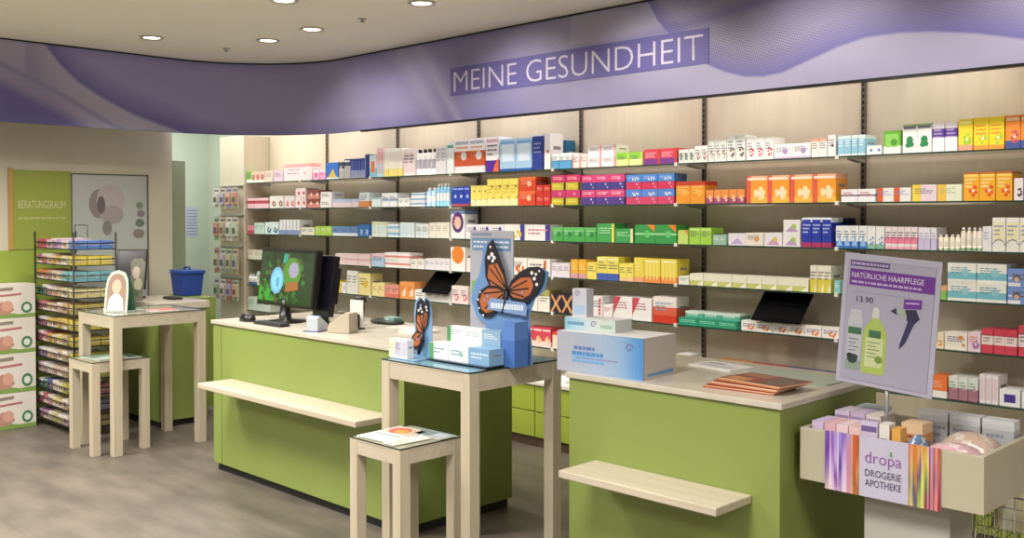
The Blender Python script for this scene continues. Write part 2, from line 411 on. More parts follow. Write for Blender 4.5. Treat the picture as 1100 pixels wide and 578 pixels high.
# items lying on the worktop seen between the counters
m = MB(); m.box(-.11, .11, 0, .15, 0, .02, mat('f2f0f2')); m.box(-.09, -.01, .02, .1, .02, .0205, mat('8a84b8'))
tag(m.build('leaflet_pad', None, (-4.62, 5.06, .4652)), 'white leaflet pad with lilac print on the low worktop', 'leaflets')

# ------------------------------------------------------------------ cartons on the shelves
def disc(m, cx, cz, r, y, mm, n=14, sx=1, asp=1):
    b = len(m.v); m.v += [(cx + r * sx * math.cos(2 * math.pi * k / n), y, cz + r * asp * math.sin(2 * math.pi * k / n)) for k in range(n)]
    m.face([b + k for k in range(n)], mm)
def marks(m, w_, h_, y, spec, rnd):
    """printed marks on the front (towards -Y) of a pack w_ wide, h_ high, base at z=0"""
    def r(x0, z0, x1, z1, hx, e=.0003):
        m.quad([(w_ * (x0 - .5), y - e, h_ * z0), (w_ * (x1 - .5), y - e, h_ * z0), (w_ * (x1 - .5), y - e, h_ * z1), (w_ * (x0 - .5), y - e, h_ * z1)], mat(hx, .5))
    for it in [s for s in spec.split(',') if s]:
        k, _, hx = it.partition(':'); hx = hx or '6a6474'
        if k == 't':
            z = .72 if h_ > w_ * .6 else .62
            dz = .12 if h_ > w_ * .6 else .22
            for q_ in range(3 if h_ > w_ * .6 else 2):
                x = .12
                L_ = .5 + .35 * rnd.random()
                while x < L_:
                    l = .05 + .12 * rnd.random(); r(x, z - q_ * dz, min(x + l, .92), z - q_ * dz + dz * .42, hx, .0006); x += l + .03
        elif k == 'h': r(.06, .84, .94, .93, hx, .0005)
        elif k == 'p': r(.22, .22, .78, .72, hx)
        elif k == 'g': r(.12, .3, .88, .86, hx)
        elif k == 'l': r(0, 0, .22, 1, hx)
        elif k == 'r': r(.86, 0, 1, 1, hx)
        elif k == 'L2': r(0, 0, .36, 1, hx)
        elif k == 'R2': r(.8, 0, 1, 1, hx)
        elif k == 's':
            for q_ in range(4): r(.12 + q_ * .22, .12, .2 + q_ * .22, .88, hx, .0004)
        elif k == 'c': disc(m, w_ * .12, h_ * .5, min(w_, h_) * .2, y - .0007, mat(hx))
        elif k == 'o': disc(m, w_ * .22, h_ * .72, min(w_, h_) * .13, y - .0007, mat(hx)); disc(m, w_ * .34, h_ * .3, min(w_, h_) * .09, y - .0007, mat(hx))
        elif k == 'C3': disc(m, 0, h_ * .68, w_ * .42, y - .0007, mat(hx), 20)
        elif k == 'O': disc(m, 0, h_ * .56, w_ * .42, y - .0005, mat(hx), 20, 1, 1.2); disc(m, 0, h_ * .55, w_ * .24, y - .0008, mat('e6c8b4'), 16, 1, 1.3)
        elif k == 'F':
            for q_ in range(6):
                a = q_ * 1.05 + rnd.random(); disc(m, w_ * .18 * math.cos(a) + w_ * .12, h_ * (.36 + .16 * math.sin(a)), min(w_, h_) * (.1 + .05 * rnd.random()), y - .0004 - q_ * .00005, mat(hx), 7)
            disc(m, w_ * .12, h_ * .36, min(w_, h_) * .1, y - .0008, mat('f2e8d8'), 7)
        elif k == 'R':
            for q_ in range(5): disc(m, w_ * (.24 + .05 * rnd.random()), h_ * (.15 + .17 * q_), min(w_, h_) * .12, y - .0004 - q_ * .00005, mat(hx), 8)
        elif k == 'L': disc(m, 0, h_ * .45, w_ * .26, y - .0005, mat(hx), 7, 1, 1.2); disc(m, w_ * .12, h_ * .30, w_ * .2, y - .0006, mat(hx), 6); disc(m, -w_ * .12, h_ * .28, w_ * .2, y - .0007, mat(hx), 6)
        elif k == 'S':
            b = len(m.v); pts = [(-.5, .22), (-.3, .33), (0, .38), (.3, .33), (.5, .2), (.5, .16), (.3, .29), (0, .34), (-.3, .29), (-.5, .18)]
            m.v += [(p_[0] * w_, y - .0005, p_[1] * h_) for p_ in pts]; m.face([b + q_ for q_ in range(10)], mat(hx))
        elif k in 'dD' and k:
            b = len(m.v); pts = [(-.38, .1), (.38, .1), (.05, .62)] if k == 'd' else [(.05, 0), (.5, 0), (.5, .42), (.2, .2)]
            m.v += [(p_[0] * w_, y - .0005, p_[1] * h_) for p_ in pts]; m.face([b + q_ for q_ in range(len(pts))], mat(hx))
        elif k == 'C':
            b = len(m.v); m.v += [(.1 * w_, y - .0005, h_), (.5 * w_, y - .0005, .6 * h_), (.5 * w_, y - .0005, h_)]; m.face([b, b + 1, b + 2], mat(hx))
        elif k == 'K':
            b = len(m.v); m.v += [(-.5 * w_, y - .0005, .2 * h_), (-.3 * w_, y - .0005, .6 * h_), (-.1 * w_, y - .0005, h_), (-.5 * w_, y - .0005, h_)]; m.face([b, b + 1, b + 2, b + 3], mat(hx))
        elif k == 'X':
            for a in (-1, 1):
                b = len(m.v); m.v += [(-.5 * w_, y - .0005, h_ * (.5 - a * .45)), (-.36 * w_, y - .0005, h_ * (.5 - a * .5)), (.5 * w_, y - .0005, h_ * (.5 + a * .4)), (.36 * w_, y - .0005, h_ * (.5 + a * .5))]; m.face([b, b + 1, b + 2, b + 3][::a], mat(hx))
            disc(m, 0, h_ * .5, w_ * .16, y - .0008, mat('d8b470'))
        elif k == 'P': disc(m, -w_ * .25, h_ * .45, h_ * .2, y - .0005, mat('4a3a3c')); disc(m, -w_ * .25, h_ * .4, h_ * .15, y - .0008, mat(hx)); r(-.0, .0, .36, .2, 'eef0f6')
def make_pack(name, w_, h_, d_, body, bands, mk, shape, seed):
    rnd = random.Random(seed); m = MB()
    bnd = []
    for s in bands.split(','):
        if not s: continue
        a, hx = s.split(':'); lo, hi = a.split('-'); bnd.append((float(lo), float(hi), hx))
    bnd.sort()
    seg = []; z = 0
    for lo, hi, hx in bnd:
        if lo > z: seg.append((z, lo, body))
        seg.append((lo, hi, hx)); z = hi
    if z < 1: seg.append((z, 1, body))
    if shape == 'bottle':
        r_ = w_ / 2; hb = h_ * .8
        prof = [(r_ * .92, 0), (r_, .004)]
        for lo, hi, hx in seg: prof += [(r_, max(.004, lo * hb), mat(hx, .3)), (r_, hi * hb, mat(hx, .3))]
        prof += [(r_ * .9, hb * 1.03, mat(body, .3)), (r_ * .5, hb * 1.08, mat(body, .3))]
        m.lathe(prof, mat(body, .3), 14)
        b = m.build(name)
        c = MB(); cc = {'e9e7e6': '2c2a2c', '2c4a80': 'f0f0f0'}.get(body, 'f4f2ee')
        c.lathe([(r_ * .55, hb * 1.06), (r_ * .55, h_ * .99), (r_ * .5, h_)], mat(cc, .35), 12); c.build('cap', b)
        l = MB(); n = 7
        for q_ in range(n):
            a0 = -math.pi / 2 - 1.1 + 2.2 * q_ / n; a1 = a0 + 2.2 / n; rr = r_ + .0005
            l.quad([(rr * math.cos(a0), rr * math.sin(a0), hb * .3), (rr * math.cos(a1), rr * math.sin(a1), hb * .3), (rr * math.cos(a1), rr * math.sin(a1), hb * .75), (rr * math.cos(a0), rr * math.sin(a0), hb * .75)], mat(mk.split(':')[1][:6] if mk.startswith('t:') and body != 'efe2cc' else 'f4efe4', .5))
        l.build('label_band', b)
        return b
    for lo, hi, hx in seg:
        mm = mat(hx, .45); z0, z1 = lo * h_, hi * h_; x, y1 = w_ / 2, d_
        m.quad([(-x, 0, z0), (x, 0, z0), (x, 0, z1), (-x, 0, z1)], mm); m.quad([(x, 0, z0), (x, y1, z0), (x, y1, z1), (x, 0, z1)], mm)
        m.quad([(x, y1, z0), (-x, y1, z0), (-x, y1, z1), (x, y1, z1)], mm); m.quad([(-x, y1, z0), (-x, 0, z0), (-x, 0, z1), (-x, y1, z1)], mm)
    tm = mat(seg[-1][2], .45); x = w_ / 2
    m.quad([(-x, 0, h_), (x, 0, h_), (x, d_, h_), (-x, d_, h_)], tm); m.quad([(-x, d_, 0), (x, d_, 0), (x, 0, 0), (-x, 0, 0)], mat(seg[0][2], .45))
    # tuck flap line on the lid and a side print
    m.quad([(-x * .96, .003, h_ + .0003), (x * .96, .003, h_ + .0003), (x * .96, .0045, h_ + .0003), (-x * .96, .0045, h_ + .0003)], mat('8a8480'))
    if h_ > .03: m.quad([(x + .0003, d_ * .25, h_ * .55), (x + .0003, d_ * .8, h_ * .55), (x + .0003, d_ * .8, h_ * .65), (x + .0003, d_ * .25, h_ * .65)], mat('8c8690'))
    marks(m, w_, h_, 0, mk, rnd)
    return m.build(name)
RUNS = [
(1,-8.988,-8.898,0.113,1,1,'bright green carton','6fae3a','0-.3:e8efe0','t','box',0.14,0,0),
(1,-8.898,-8.651,0.111,3,1,'beige and rose carton','d9b8a6','0-.3:efe6dc','p:b96a5c','box',0.14,0,0),
(1,-8.643,-8.497,0.110,1,1,'plain pale beige carton','e0cdbd','','t','box',0.14,0,0),
(1,-8.480,-8.313,0.108,1,1,'pale lilac carton','dcc2d6','','t','box',0.14,0,0),
(1,-8.297,-7.820,0.159,1,1,'wide pink and white carton','f3dfe0','.8-1:e9a9a9','c:f6f0ea,t:c8a6c0','box',0.1,0,0),
(1,-7.797,-7.706,0.095,1,1,'pink and white carton','f3c4dc','.7-1:f7eef4','p:d96aa8','box',0.14,0,0),
(1,-7.691,-7.609,0.094,1,1,'small pink carton','f0a8d0','.7-1:f7eef4','t:c04890','box',0.14,0,0),
(1,-7.594,-7.405,0.152,1,1,'blue carton with gold triangle','2f6fd0','0-.12:dfe8f4','d:d9b84c','box',0.14,0,0),
(1,-7.390,-7.312,0.150,1,1,'grey carton with dark top','b8b2a8','.6-1:3a3436','t:ffffff','box',0.14,0,0),
(1,-7.305,-7.214,0.174,1,1,'grey carton with navy top','b9b4b6','.65-1:2a2f66','h:e8e8f2','box',0.14,0,0),
(1,-7.207,-7.015,0.172,4,1,'navy carton with silver foot','27358c','0-.4:aab0c8','s:6a7ac8','box',0.14,0,0),
(1,-7.008,-6.955,0.203,1,1,'tall narrow navy carton','242c74','','l:8fa0d0','box',0.14,0,0),
(1,-6.941,-6.842,0.193,1,1,'teal and orange carton','cfe4e6','0-.4:8cc0dc','p:d9764a','box',0.14,0,0),
(1,-6.835,-6.738,0.247,1,1,'tall pink topped carton','bfe0ee','.5-1:f2c9cc','s:e28a90','box',0.14,0,0),
(1,-6.732,-6.486,0.236,4,1,'white carton with yellow foot','f5f1ea','0-.28:f1e27a','s:e9dcb8','box',0.14,0,0),
(1,-6.473,-6.327,0.224,2,1,'white and blush carton','f6ecea','','s:e8b8bc,t','box',0.14,0,0),
(1,-6.315,-6.069,0.212,4,1,'pale grey bottle','e9e7e6','','t:b8b4be','bottle',0.14,0,0),
(1,-6.063,-5.927,0.224,2,1,'pale grey carton','e6e4e6','','h:c9c6cc,t:b0aab4','box',0.14,0,0),
(1,-5.921,-5.838,0.244,1,1,'narrow white and mint carton','e8f1ee','','h:59a596','box',0.14,0,0),
(1,-5.832,-5.485,0.268,2,1,'white carton with orange panel','f2efee','.2-.64:c9552f','h:aeb6c6,t:e39a58,c:d8d8d8','box',0.14,0,0),
(1,-5.475,-5.332,0.268,1,1,'white carton with purple corner','f3f0f4','0-.33:5a2a9c','D:e56a3c,h:d6a8b8,t','box',0.14,0,0),
(1,-5.322,-4.987,0.241,2,1,'tall light blue carton','a9cdea','0-.08:2f62b0','g:d6e6f4,h:7aa8d8','box',0.14,0,0),
(1,-4.978,-4.876,0.257,1,1,'tall navy carton','2f3f94','.95-1:dfe2f0','t:98a4dc','box',0.14,0,0),
(1,-4.866,-4.807,0.261,1,1,'tall narrow white carton','f1f0f2','','c:c84a4a','box',0.14,0,0),
(1,-4.945,-4.793,0.218,1,1,'tall teal carton','2b6f96','','','box',0.1,0.16,0),
(1,-4.784,-4.603,0.112,3,1,'small blue and white carton','eef2f4','0-.55:5fa8d8','t','box',0.14,0,0),
(1,-4.594,-4.461,0.097,2,1,'cream and pink carton','f4e9e0','','l:e9a09a,t','box',0.14,0,0),
(1,-4.452,-4.205,0.153,2,2,'white carton with pink edge','f6efef','','r:e9a2ac,t:8a7a88','box',0.14,0,0),
(1,-4.197,-3.978,0.090,2,1,'lime and yellow carton','f2f0a0','.5-1:8fcf3a','r:c8d87a,t','box',0.14,0,0),
(1,-3.971,-3.704,0.102,2,1,'red and purple carton','d8405a','0-.38:7a3c8e','r:c84a30,t:f4c0c8','box',0.14,0,0),
(1,-3.690,-3.576,0.088,3,1,'white and sage carton','eef0ea','','p:7f9a80,t','box',0.14,0,0),
(1,-3.573,-3.473,0.105,2,1,'short floral carton','e9ebe4','','F:a6524c,t','box',0.14,0,0),
(1,-3.469,-3.338,0.132,3,1,'medium floral carton','e7eae4','','F:8f4444,t','box',0.14,0,0),
(1,-3.335,-3.208,0.158,2,1,'tall floral carton','e3e8e2','','F:7a5a44,t','box',0.14,0,0),
(1,-3.201,-3.019,0.133,3,1,'white carton with red flower','f0efec','','F:c83c44,t','box',0.14,0,0),
(1,-3.013,-2.781,0.087,2,1,'long white carton','f5f3f2','0-.14:cdb8d8','c:b49ac8,t','box',0.14,0,0),
(1,-2.775,-2.678,0.106,2,1,'narrow white and coral carton','f5eee8','.85-1:f0a890','t:60505c','box',0.14,0,0),
(1,-2.675,-2.627,0.126,1,1,'narrow cream carton','f5f2ee','','c:7a5460,t','box',0.14,0,0),
(1,-2.616,-2.453,0.114,4,1,'pale blue carton','8cc4dc','.82-1:dfeceb,0-.1:e8f2f0','s:a6d4e6,t:ffffff','box',0.14,0,0),
(1,-2.448,-2.358,0.051,2,1,'low white carton','eef1f4','','c:6f8cc8','box',0.14,0,0),
(1,-2.351,-2.256,0.125,1,1,'white carton with green square','eef0ea','.35-1:6db53c','g:8fd060,c:4f9a30','box',0.14,0,0),
(1,-2.248,-2.092,0.153,2,1,'white carton with green leaf','eef0ee','.92-1:9ab87c','h:6c7480,L:2a8a54','box',0.14,0,0),
(1,-2.088,-1.962,0.150,2,1,'white carton with purple band','f1eef4','.5-.8:5a3a96','t:c9bcd8','box',0.14,0,0),
(1,-1.957,-1.885,0.162,1,1,'yellow and lime carton','f2d83a','0-.18:f2a48a','F:9ccf3c,h:f6ee90','box',0.14,0,0),
(1,-1.881,-1.733,0.164,2,1,'yellow and orange carton','f4da30','0-.14:f5a040','F:b4d040,t:f0862c','box',0.14,0,0),
(1,-1.729,-1.587,0.165,2,1,'orange carton with blue foot','f0923a','0-.24:4a5a9c','F:c84c6c,h:f7d8b0','box',0.14,0,0),
(2,-8.979,-8.582,0.102,3,1,'flat red and pink carton','eec4cc','.45-.75:b84454','','box',0.14,0,0),
(2,-8.557,-8.313,0.118,2,1,'white and brown carton','efe9e6','','F:9a6a50','box',0.14,0,0),
(2,-8.297,-8.118,0.116,2,1,'red and white carton','e9dede','','F:cc3c44','box',0.14,0,0),
(2,-8.102,-7.921,0.185,2,2,'white carton with red ball','f2dede','','c:d03c4c','box',0.14,0,0),
(2,-7.897,-7.699,0.164,2,2,'brown and red carton','d88a80','.5-1:8c3c34','c:f3dcd4','box',0.14,0,0),
(2,-7.684,-7.506,0.145,1,2,'white stacked carton','f4efee','','t','box',0.14,0,0),
(2,-7.492,-7.096,0.075,4,1,'flat pale pink carton','e9d4da','.6-1:b8c4e0','','box',0.14,0,0),
(2,-7.083,-6.941,0.130,1,1,'pale blue and orange carton','dbe6ea','0-.4:d98a54','t','box',0.14,0,0),
(2,-6.908,-6.777,0.080,1,1,'low white and aqua carton','e4f1f1','','h:7fc8d0','box',0.14,0,0),
(2,-6.764,-6.560,0.118,2,1,'white and pale blue carton','f0f4f8','.4-.6:b4cce8','t','box',0.14,0,0),
(2,-6.541,-6.388,0.074,2,1,'low plain white carton','f7f7f5','','t','box',0.14,0,0),
(2,-6.375,-6.196,0.115,1,3,'flat blue and white carton','eef0f2','.4-.8:8fb4dc','','box',0.14,0,0),
(2,-6.190,-6.069,0.151,2,1,'small light blue bottle','9cc8e6','','t:ffffff','bottle',0.14,0,0),
(2,-6.063,-5.899,0.179,4,1,'tall light blue bottle','84bfe2','','t:ffffff','bottle',0.14,0,0),
(2,-5.865,-5.653,0.153,3,1,'royal blue carton','2844b4','0-.12:b84a5c','c:c4d0f4,h:9ab0f0','box',0.14,0,0),
(2,-5.643,-5.465,0.158,3,1,'yellow carton with brown dot','f2e676','0-.3:f6f0c0','o:7a5a20','box',0.14,0,0),
(2,-5.459,-5.130,0.203,4,1,'tall yellow carton','f3e470','0-.25:f6efb8','o:8a6420,t:d8c040','box',0.14,0,0),
(2,-5.121,-4.950,0.211,1,2,'large red carton','dc4a30','.82-1:f07a3c','c:f4c8a0,t:f2b090','box',0.14,0,0),
(2,-4.945,-4.803,0.148,2,2,'small scarlet carton','d4362e','','t:f4b0a0','box',0.14,0,0),
(2,-4.794,-4.521,0.053,2,1,'flat olive yellow carton','c8b832','','r:4a3a20,t:f2ea90','box',0.14,0,0),
(2,-4.794,-4.521,0.053,2,1,'flat magenta carton','cc3c74','','c:f4a0b8','box',0.14,0,1),
(2,-4.794,-4.521,0.053,2,1,'flat mustard carton','d2c238','','r:4a3a20,t:f2ea90','box',0.14,0,2),
(2,-4.794,-4.521,0.053,2,1,'flat crimson carton','d0386c','','c:f4a0b8,t:f7c8d4','box',0.14,0,3),
(2,-4.512,-4.126,0.051,3,1,'flat purple carton','54408e','','o:f0e8f4','box',0.14,0,0),
(2,-4.512,-4.126,0.051,3,1,'flat rose pink carton','d8487e','','c:f6b8c4,t:f6c8d8','box',0.14,0,1),
(2,-4.512,-4.126,0.051,3,1,'flat indigo carton','4a4692','','o:f0e8f4','box',0.14,0,2),
(2,-4.512,-4.126,0.051,3,1,'flat hot pink carton','de4a86','','c:f6b8c4,t:f6c8d8','box',0.14,0,3),
(2,-4.118,-3.726,0.049,3,1,'flat raspberry carton','d44a72','','o:f6d8e4','box',0.14,0,0),
(2,-4.118,-3.726,0.049,3,1,'flat sky blue carton','5c8ad8','','F:e6ecf8','box',0.14,0,1),
(2,-4.118,-3.726,0.049,3,1,'flat cherry red carton','d83c64','','o:f6d8e4','box',0.14,0,2),
(2,-4.118,-3.726,0.049,3,1,'flat azure carton','4f8ede','','F:eef0fa,t:b8c8f0','box',0.14,0,3),
(2,-3.711,-3.493,0.141,2,1,'orange carton with red top','ec9a34','.82-1:c8442c','t:f6cc80,c:f2b44c','box',0.14,0,0),
(2,-3.486,-3.208,0.086,5,1,'small orange and purple carton','e8924c','0-.4:a8507a','F:f4c898','box',0.14,0,0),
(2,-3.201,-2.622,0.162,4,1,'large orange yellow carton','f4a034','.84-1:f6b890,0-.2:f5bc50','h:f4ecd8,F:f6e2b0,l:e0604c','box',0.14,0,0),
(2,-2.594,-2.395,0.072,2,1,'white carton with navy stripe','f2f2f4','.45-.56:2c3470','t:c0485c','box',0.14,0,0),
(2,-2.387,-2.200,0.075,2,1,'white carton with orange side','efedea','','L2:dc6434,t:7a8cc8','box',0.14,0,0),
(2,-2.193,-2.063,0.088,1,1,'yellow and lilac carton','ecd8e4','','L2:f0d850,t','box',0.14,0,0),
(2,-2.061,-1.936,0.087,1,1,'pale green and yellow carton','e8ecd4','','L2:f2c44c,t:b4b890','box',0.14,0,0),
(2,-1.929,-1.694,0.145,3,1,'tall orange and yellow carton','f2b02c','.93-1:c86a2c','F:e8602c,t:f8e8a8,h:f6d870','box',0.14,0,0),
(2,-1.687,-1.642,0.110,1,1,'white and black carton','efe4e6','','F:3a3438','box',0.14,0,0),
(2,-1.638,-1.546,0.136,1,1,'plum coloured carton','6a4a7a','','t:ffffff','box',0.14,0,0),
(3,-8.979,-8.862,0.084,2,1,'flat coral carton','e49aa0','0-.4:c85a68','','box',0.14,0,0),
(3,-8.853,-8.651,0.111,2,1,'pale mint carton','cfe2da','','t:7aa898','box',0.14,0,0),
(3,-8.643,-8.404,0.119,2,1,'white carton with teal mark','e6f0f0','','F:2f7a94','box',0.14,0,0),
(3,-8.379,-8.022,0.143,6,1,'slim white and blue carton','f1f0f2','0-.3:8c9cc8','r:b9b4c8','box',0.14,0,0),
(3,-8.007,-7.782,0.070,2,1,'low cream carton','efecdc','','t','box',0.14,0,0),
(3,-7.774,-7.506,0.085,3,1,'low lime green carton','b4d85c','','t:e9f4c8','box',0.14,0,0),
(3,-7.492,-7.117,0.083,3,1,'low steel blue carton','6f92cc','0-.3:e6ebf4','t','box',0.14,0,0),
(3,-7.110,-6.941,0.106,2,1,'deep blue carton','3f72b8','','F:a8c4e8','box',0.14,0,0),
(3,-6.908,-6.699,0.128,3,1,'white carton with aqua stripes','f0f4ea','','s:a8d8dc,h:d8d88c','box',0.14,0,0),
(3,-6.687,-6.535,0.110,1,2,'white and blue carton','f0f4f6','.3-.7:8cc0e4','','box',0.14,0,0),
(3,-6.523,-6.327,0.124,3,1,'pale blue striped carton','eaf2f6','','s:9cc8e2','box',0.14,0,0),
(3,-6.315,-6.150,0.114,2,1,'white carton with grey lettering','f0f2f2','','s:b0d4dc,t','box',0.14,0,0),
(3,-6.138,-5.893,0.127,3,1,'ivory carton','efe9dc','','t:b0a898','box',0.14,0,0),
(3,-5.876,-5.712,0.227,1,1,'tall display carton with purple oval','eef0f2','.85-1:7a8ec0','O:5c2c74,t:c87898','box',0.14,0,0),
(3,-5.696,-5.282,0.114,3,1,'white carton with violet dot','f1eff2','','o:5a3aa0,t','box',0.14,0,0),
(3,-5.277,-5.063,0.117,1,1,'white and yellow carton with violet end','f4f2ee','','F:e0c84c,R2:4a3a94','box',0.14,0,0),
(3,-5.054,-4.803,0.115,1,1,'white carton with violet end','f2f0ee','','t:c8788c,R2:4a3a94','box',0.14,0,0),
(3,-4.784,-4.377,0.098,4,1,'low green carton','4faa58','.7-1:6cc070','t:b8e8b8,c:2f8a48','box',0.14,0,0),
(3,-4.369,-4.213,0.127,1,1,'green carton with yellow edge','48a85c','','r:ecd860,t:c8ecc8','box',0.14,0,0),
(3,-4.209,-4.055,0.093,1,1,'green carton with cream edge','44a45a','','r:f0e4b0,t:c8ecc8','box',0.14,0,0),
(3,-4.044,-3.711,0.121,2,1,'green carton with orange corner','3f9e54','.45-.55:a8e0a8','C:ec8a3c,c:6ccc78','box',0.14,0,0),
(3,-3.697,-3.618,0.089,1,1,'pale lime carton','c8dc78','','C:e89a4c','box',0.14,0,0),
(3,-3.611,-3.445,0.105,2,1,'lime green carton','a6d850','','h:d8f0a0,t','box',0.14,0,0),
(3,-3.435,-3.338,0.063,2,1,'low grey green carton','9cc0b0','','t:ffffff','box',0.14,0,0),
(3,-3.325,-3.204,0.073,1,1,'white and lilac carton','ece6f0','','d:c4b0dc','box',0.14,0,0),
(3,-3.201,-3.081,0.078,1,1,'white and peach carton','f2e8dc','','c:e8a05c,t','box',0.14,0,0),
(3,-3.075,-2.958,0.080,1,1,'white and mauve carton','efeaf0','','d:d09ac0,c:e8c470','box',0.14,0,0),
(3,-2.952,-2.842,0.157,1,2,'white carton with rainbow swirl','f0eeec','','d:c0a0d0,c:a8c870','box',0.14,0,0),
(3,-2.833,-2.650,0.170,3,1,'royal blue carton','2a3fae','0-.16:b03a6c,.84-1:f0f2f8','h:2a3fae,t:c0ccf4','box',0.14,0,0),
(3,-2.728,-2.628,0.166,1,1,'dark navy carton','1e2a5c','','t:4a5a9c','box',0.1,0.16,0),
(3,-2.625,-2.442,0.124,4,1,'white carton with blue foot','eef2f6','0-.3:3f7ad0','d:9cc4ec,t','box',0.14,0,0),
(3,-2.440,-2.343,0.122,2,1,'white carton with green figure','f0f1f0','0-.2:8cc0a8','F:6a90c8','box',0.14,0,0),
(3,-2.340,-2.163,0.120,5,1,'pink and white carton','f2e4e8','.25-.55:f08aa8,0-.12:f2b4c4','t','box',0.14,0,0),
(3,-2.161,-2.063,0.117,3,1,'lilac and white carton','efecf4','0-.5:d4ccec','t:b0a0d0','box',0.14,0,0),
(3,-2.059,-1.945,0.082,4,1,'short bottle with beige label','efe2cc','0-.15:5a9a60','t:9c7448','bottle',0.14,0,0),
(3,-1.943,-1.835,0.119,4,1,'tall bottle with brown label','ecdfd0','0-.15:4f8a5c','c:a06a48,t:5ca878','bottle',0.14,0,0),
(3,-1.833,-1.788,0.127,1,1,'narrow white carton','eeeef2','','t:9ca4c8','box',0.14,0,0),
(3,-1.786,-1.596,0.171,3,1,'tall white and cream carton','f3f1ea','','g:f2ecc0,t:8c98b0,S:8a90a8','box',0.14,0,0),
(4,-8.979,-7.897,0.091,9,1,'small cream carton','efe8d4','','t:c8a890','box',0.14,0,0),
(4,-7.889,-7.462,0.064,4,1,'flat white carton','e9e6e2','','t','box',0.14,0,0),
(4,-7.448,-6.935,0.099,3,1,'flat pale pink carton','efd8d8','.4-.6:e4b8bc','','box',0.14,0,0),
(4,-6.915,-6.738,0.112,1,1,'light blue and pink carton','b4d0ee','.7-1:f0d0d8','t','box',0.14,0,0),
(4,-6.725,-6.388,0.125,2,2,'flat white and red carton','f6efee','.35-.6:e08a84','','box',0.14,0,0),
(4,-6.381,-6.208,0.077,2,1,'low white and cream carton','f2ede6','','t','box',0.14,0,0),
(4,-6.196,-5.888,0.090,5,1,'small white and lilac carton','eeeaf0','','t:a8a0b8','box',0.14,0,0),
(4,-5.876,-5.707,0.190,1,1,'white display carton with orange circle','f2f0ee','','C3:ea8a34,t','box',0.14,0,0),
(4,-5.691,-5.228,0.106,3,1,'white and peach carton','f2e8e0','','F:e0905c','box',0.14,0,0),
(4,-5.218,-5.035,0.124,1,1,'white carton with orange figure','f4efea','','F:e07a3c,t','box',0.14,0,0),
(4,-5.030,-4.803,0.121,1,1,'white carton with brown fruit','f3efe8','','R:b8622c,t','box',0.14,0,0),
(4,-4.794,-4.616,0.099,3,1,'lilac and white carton','ece4ee','','t:a080b0','box',0.14,0,0),
(4,-4.607,-4.465,0.130,2,1,'orange and yellow carton','f0b83c','0-.25:d8a0b0','t:f8e8a0','box',0.14,0,0),
(4,-4.461,-4.373,0.115,1,1,'plain yellow carton','f2e068','','t','box',0.14,0,0),
(4,-4.369,-4.177,0.158,2,1,'yellow carton with blue foot','f3e468','0-.28:4a64b8','h:f6f0b8,t','box',0.14,0,0),
(4,-4.173,-4.052,0.118,2,1,'small lemon carton','f4e66a','0-.2:f2c898','t','box',0.14,0,0),
(4,-4.048,-3.967,0.160,1,1,'tall yellow carton','f2dc58','0-.2:f0a880','t:f8f0b0','box',0.14,0,0),
(4,-3.963,-3.704,0.157,2,1,'yellow carton with orange foot','f3dc50','0-.25:f0944c','h:f8f0b8,s:f6e890','box',0.14,0,0),
(4,-3.690,-3.611,0.053,1,1,'low white and green carton','eef0e4','','t:6cb08c','box',0.14,0,0),
(4,-3.604,-2.787,0.073,8,1,'low white and olive carton','f0efdc','0-.4:ccd07a','D:f4f2e4','box',0.14,0,0),
(4,-2.778,-2.650,0.153,3,1,'tall white and yellow carton','f3efdc','0-.5:e8d850','t,D:f6f2d0','box',0.14,0,0),
(4,-2.633,-2.594,0.073,1,1,'small aqua carton','8cccc8','','t:ffffff','box',0.14,0,0),
(4,-2.063,-2.009,0.068,1,1,'green and orange carton','8fc060','.7-1:f0b080','','box',0.14,0,0),
(4,-2.006,-1.716,0.194,2,2,'long white and aqua carton','f1f2ec','.14-.5:7cc4d4','c:9cd0dc,t:5c9cb0','box',0.14,0,0),
(4,-1.711,-1.546,0.174,1,2,'blue carton with face picture','7c9cdc','.4-.5:dfe6f6','P:d8b49c,t','box',0.14,0,0),
(5,-8.979,-8.809,0.103,3,1,'dark blue bottle','2c4a80','.75-1:eeeeee','','bottle',0.14,0,0),
(5,-8.800,-8.379,0.137,3,1,'white and mint carton','e2ece0','','t:6ca080','box',0.14,0,0),
(5,-8.363,-7.580,0.096,5,1,'grey and white carton','dcdcd8','','t','box',0.14,0,0),
(5,-7.565,-7.362,0.101,3,1,'yellow carton','ecc850','','t','box',0.14,0,0),
(5,-7.355,-7.284,0.092,1,1,'small white carton','efece8','','c:c8c0c0','box',0.14,0,0),
(5,-7.277,-7.110,0.206,2,1,'tall white carton','f0ece8','','t','box',0.14,0,0),
(5,-7.103,-6.935,0.187,1,1,'cream and yellow carton','f2e4a0','','c:e8c050,t','box',0.14,0,0),
(5,-6.908,-6.738,0.112,2,1,'pale yellow carton','f1e4a4','','t:d89060','box',0.14,0,0),
(5,-6.732,-6.535,0.102,2,1,'coral pink carton','eda090','0-.3:e07a6c','t','box',0.14,0,0),
(5,-6.529,-6.333,0.139,2,1,'orange carton with white front','f0a05c','','F:f6e0c8,t:d86430','box',0.14,0,0),
(5,-6.327,-6.185,0.084,1,1,'low white carton','f4f2ee','','t','box',0.07,0,0),
(5,-6.179,-5.876,0.090,3,1,'white and grey carton','ecebe8','','t','box',0.07,0,0),
(5,-5.871,-5.680,0.139,2,1,'white and pink carton','f2e2e0','','F:e08a94,t','box',0.07,0,0),
(5,-5.092,-4.931,0.116,1,1,'plain white carton','f5f2ee','','t:c0b8b0','box',0.14,0,0),
(5,-4.927,-4.812,0.154,1,1,'cream carton with olive lid','f2eee4','.72-1:b0a860','t','box',0.14,0,0),
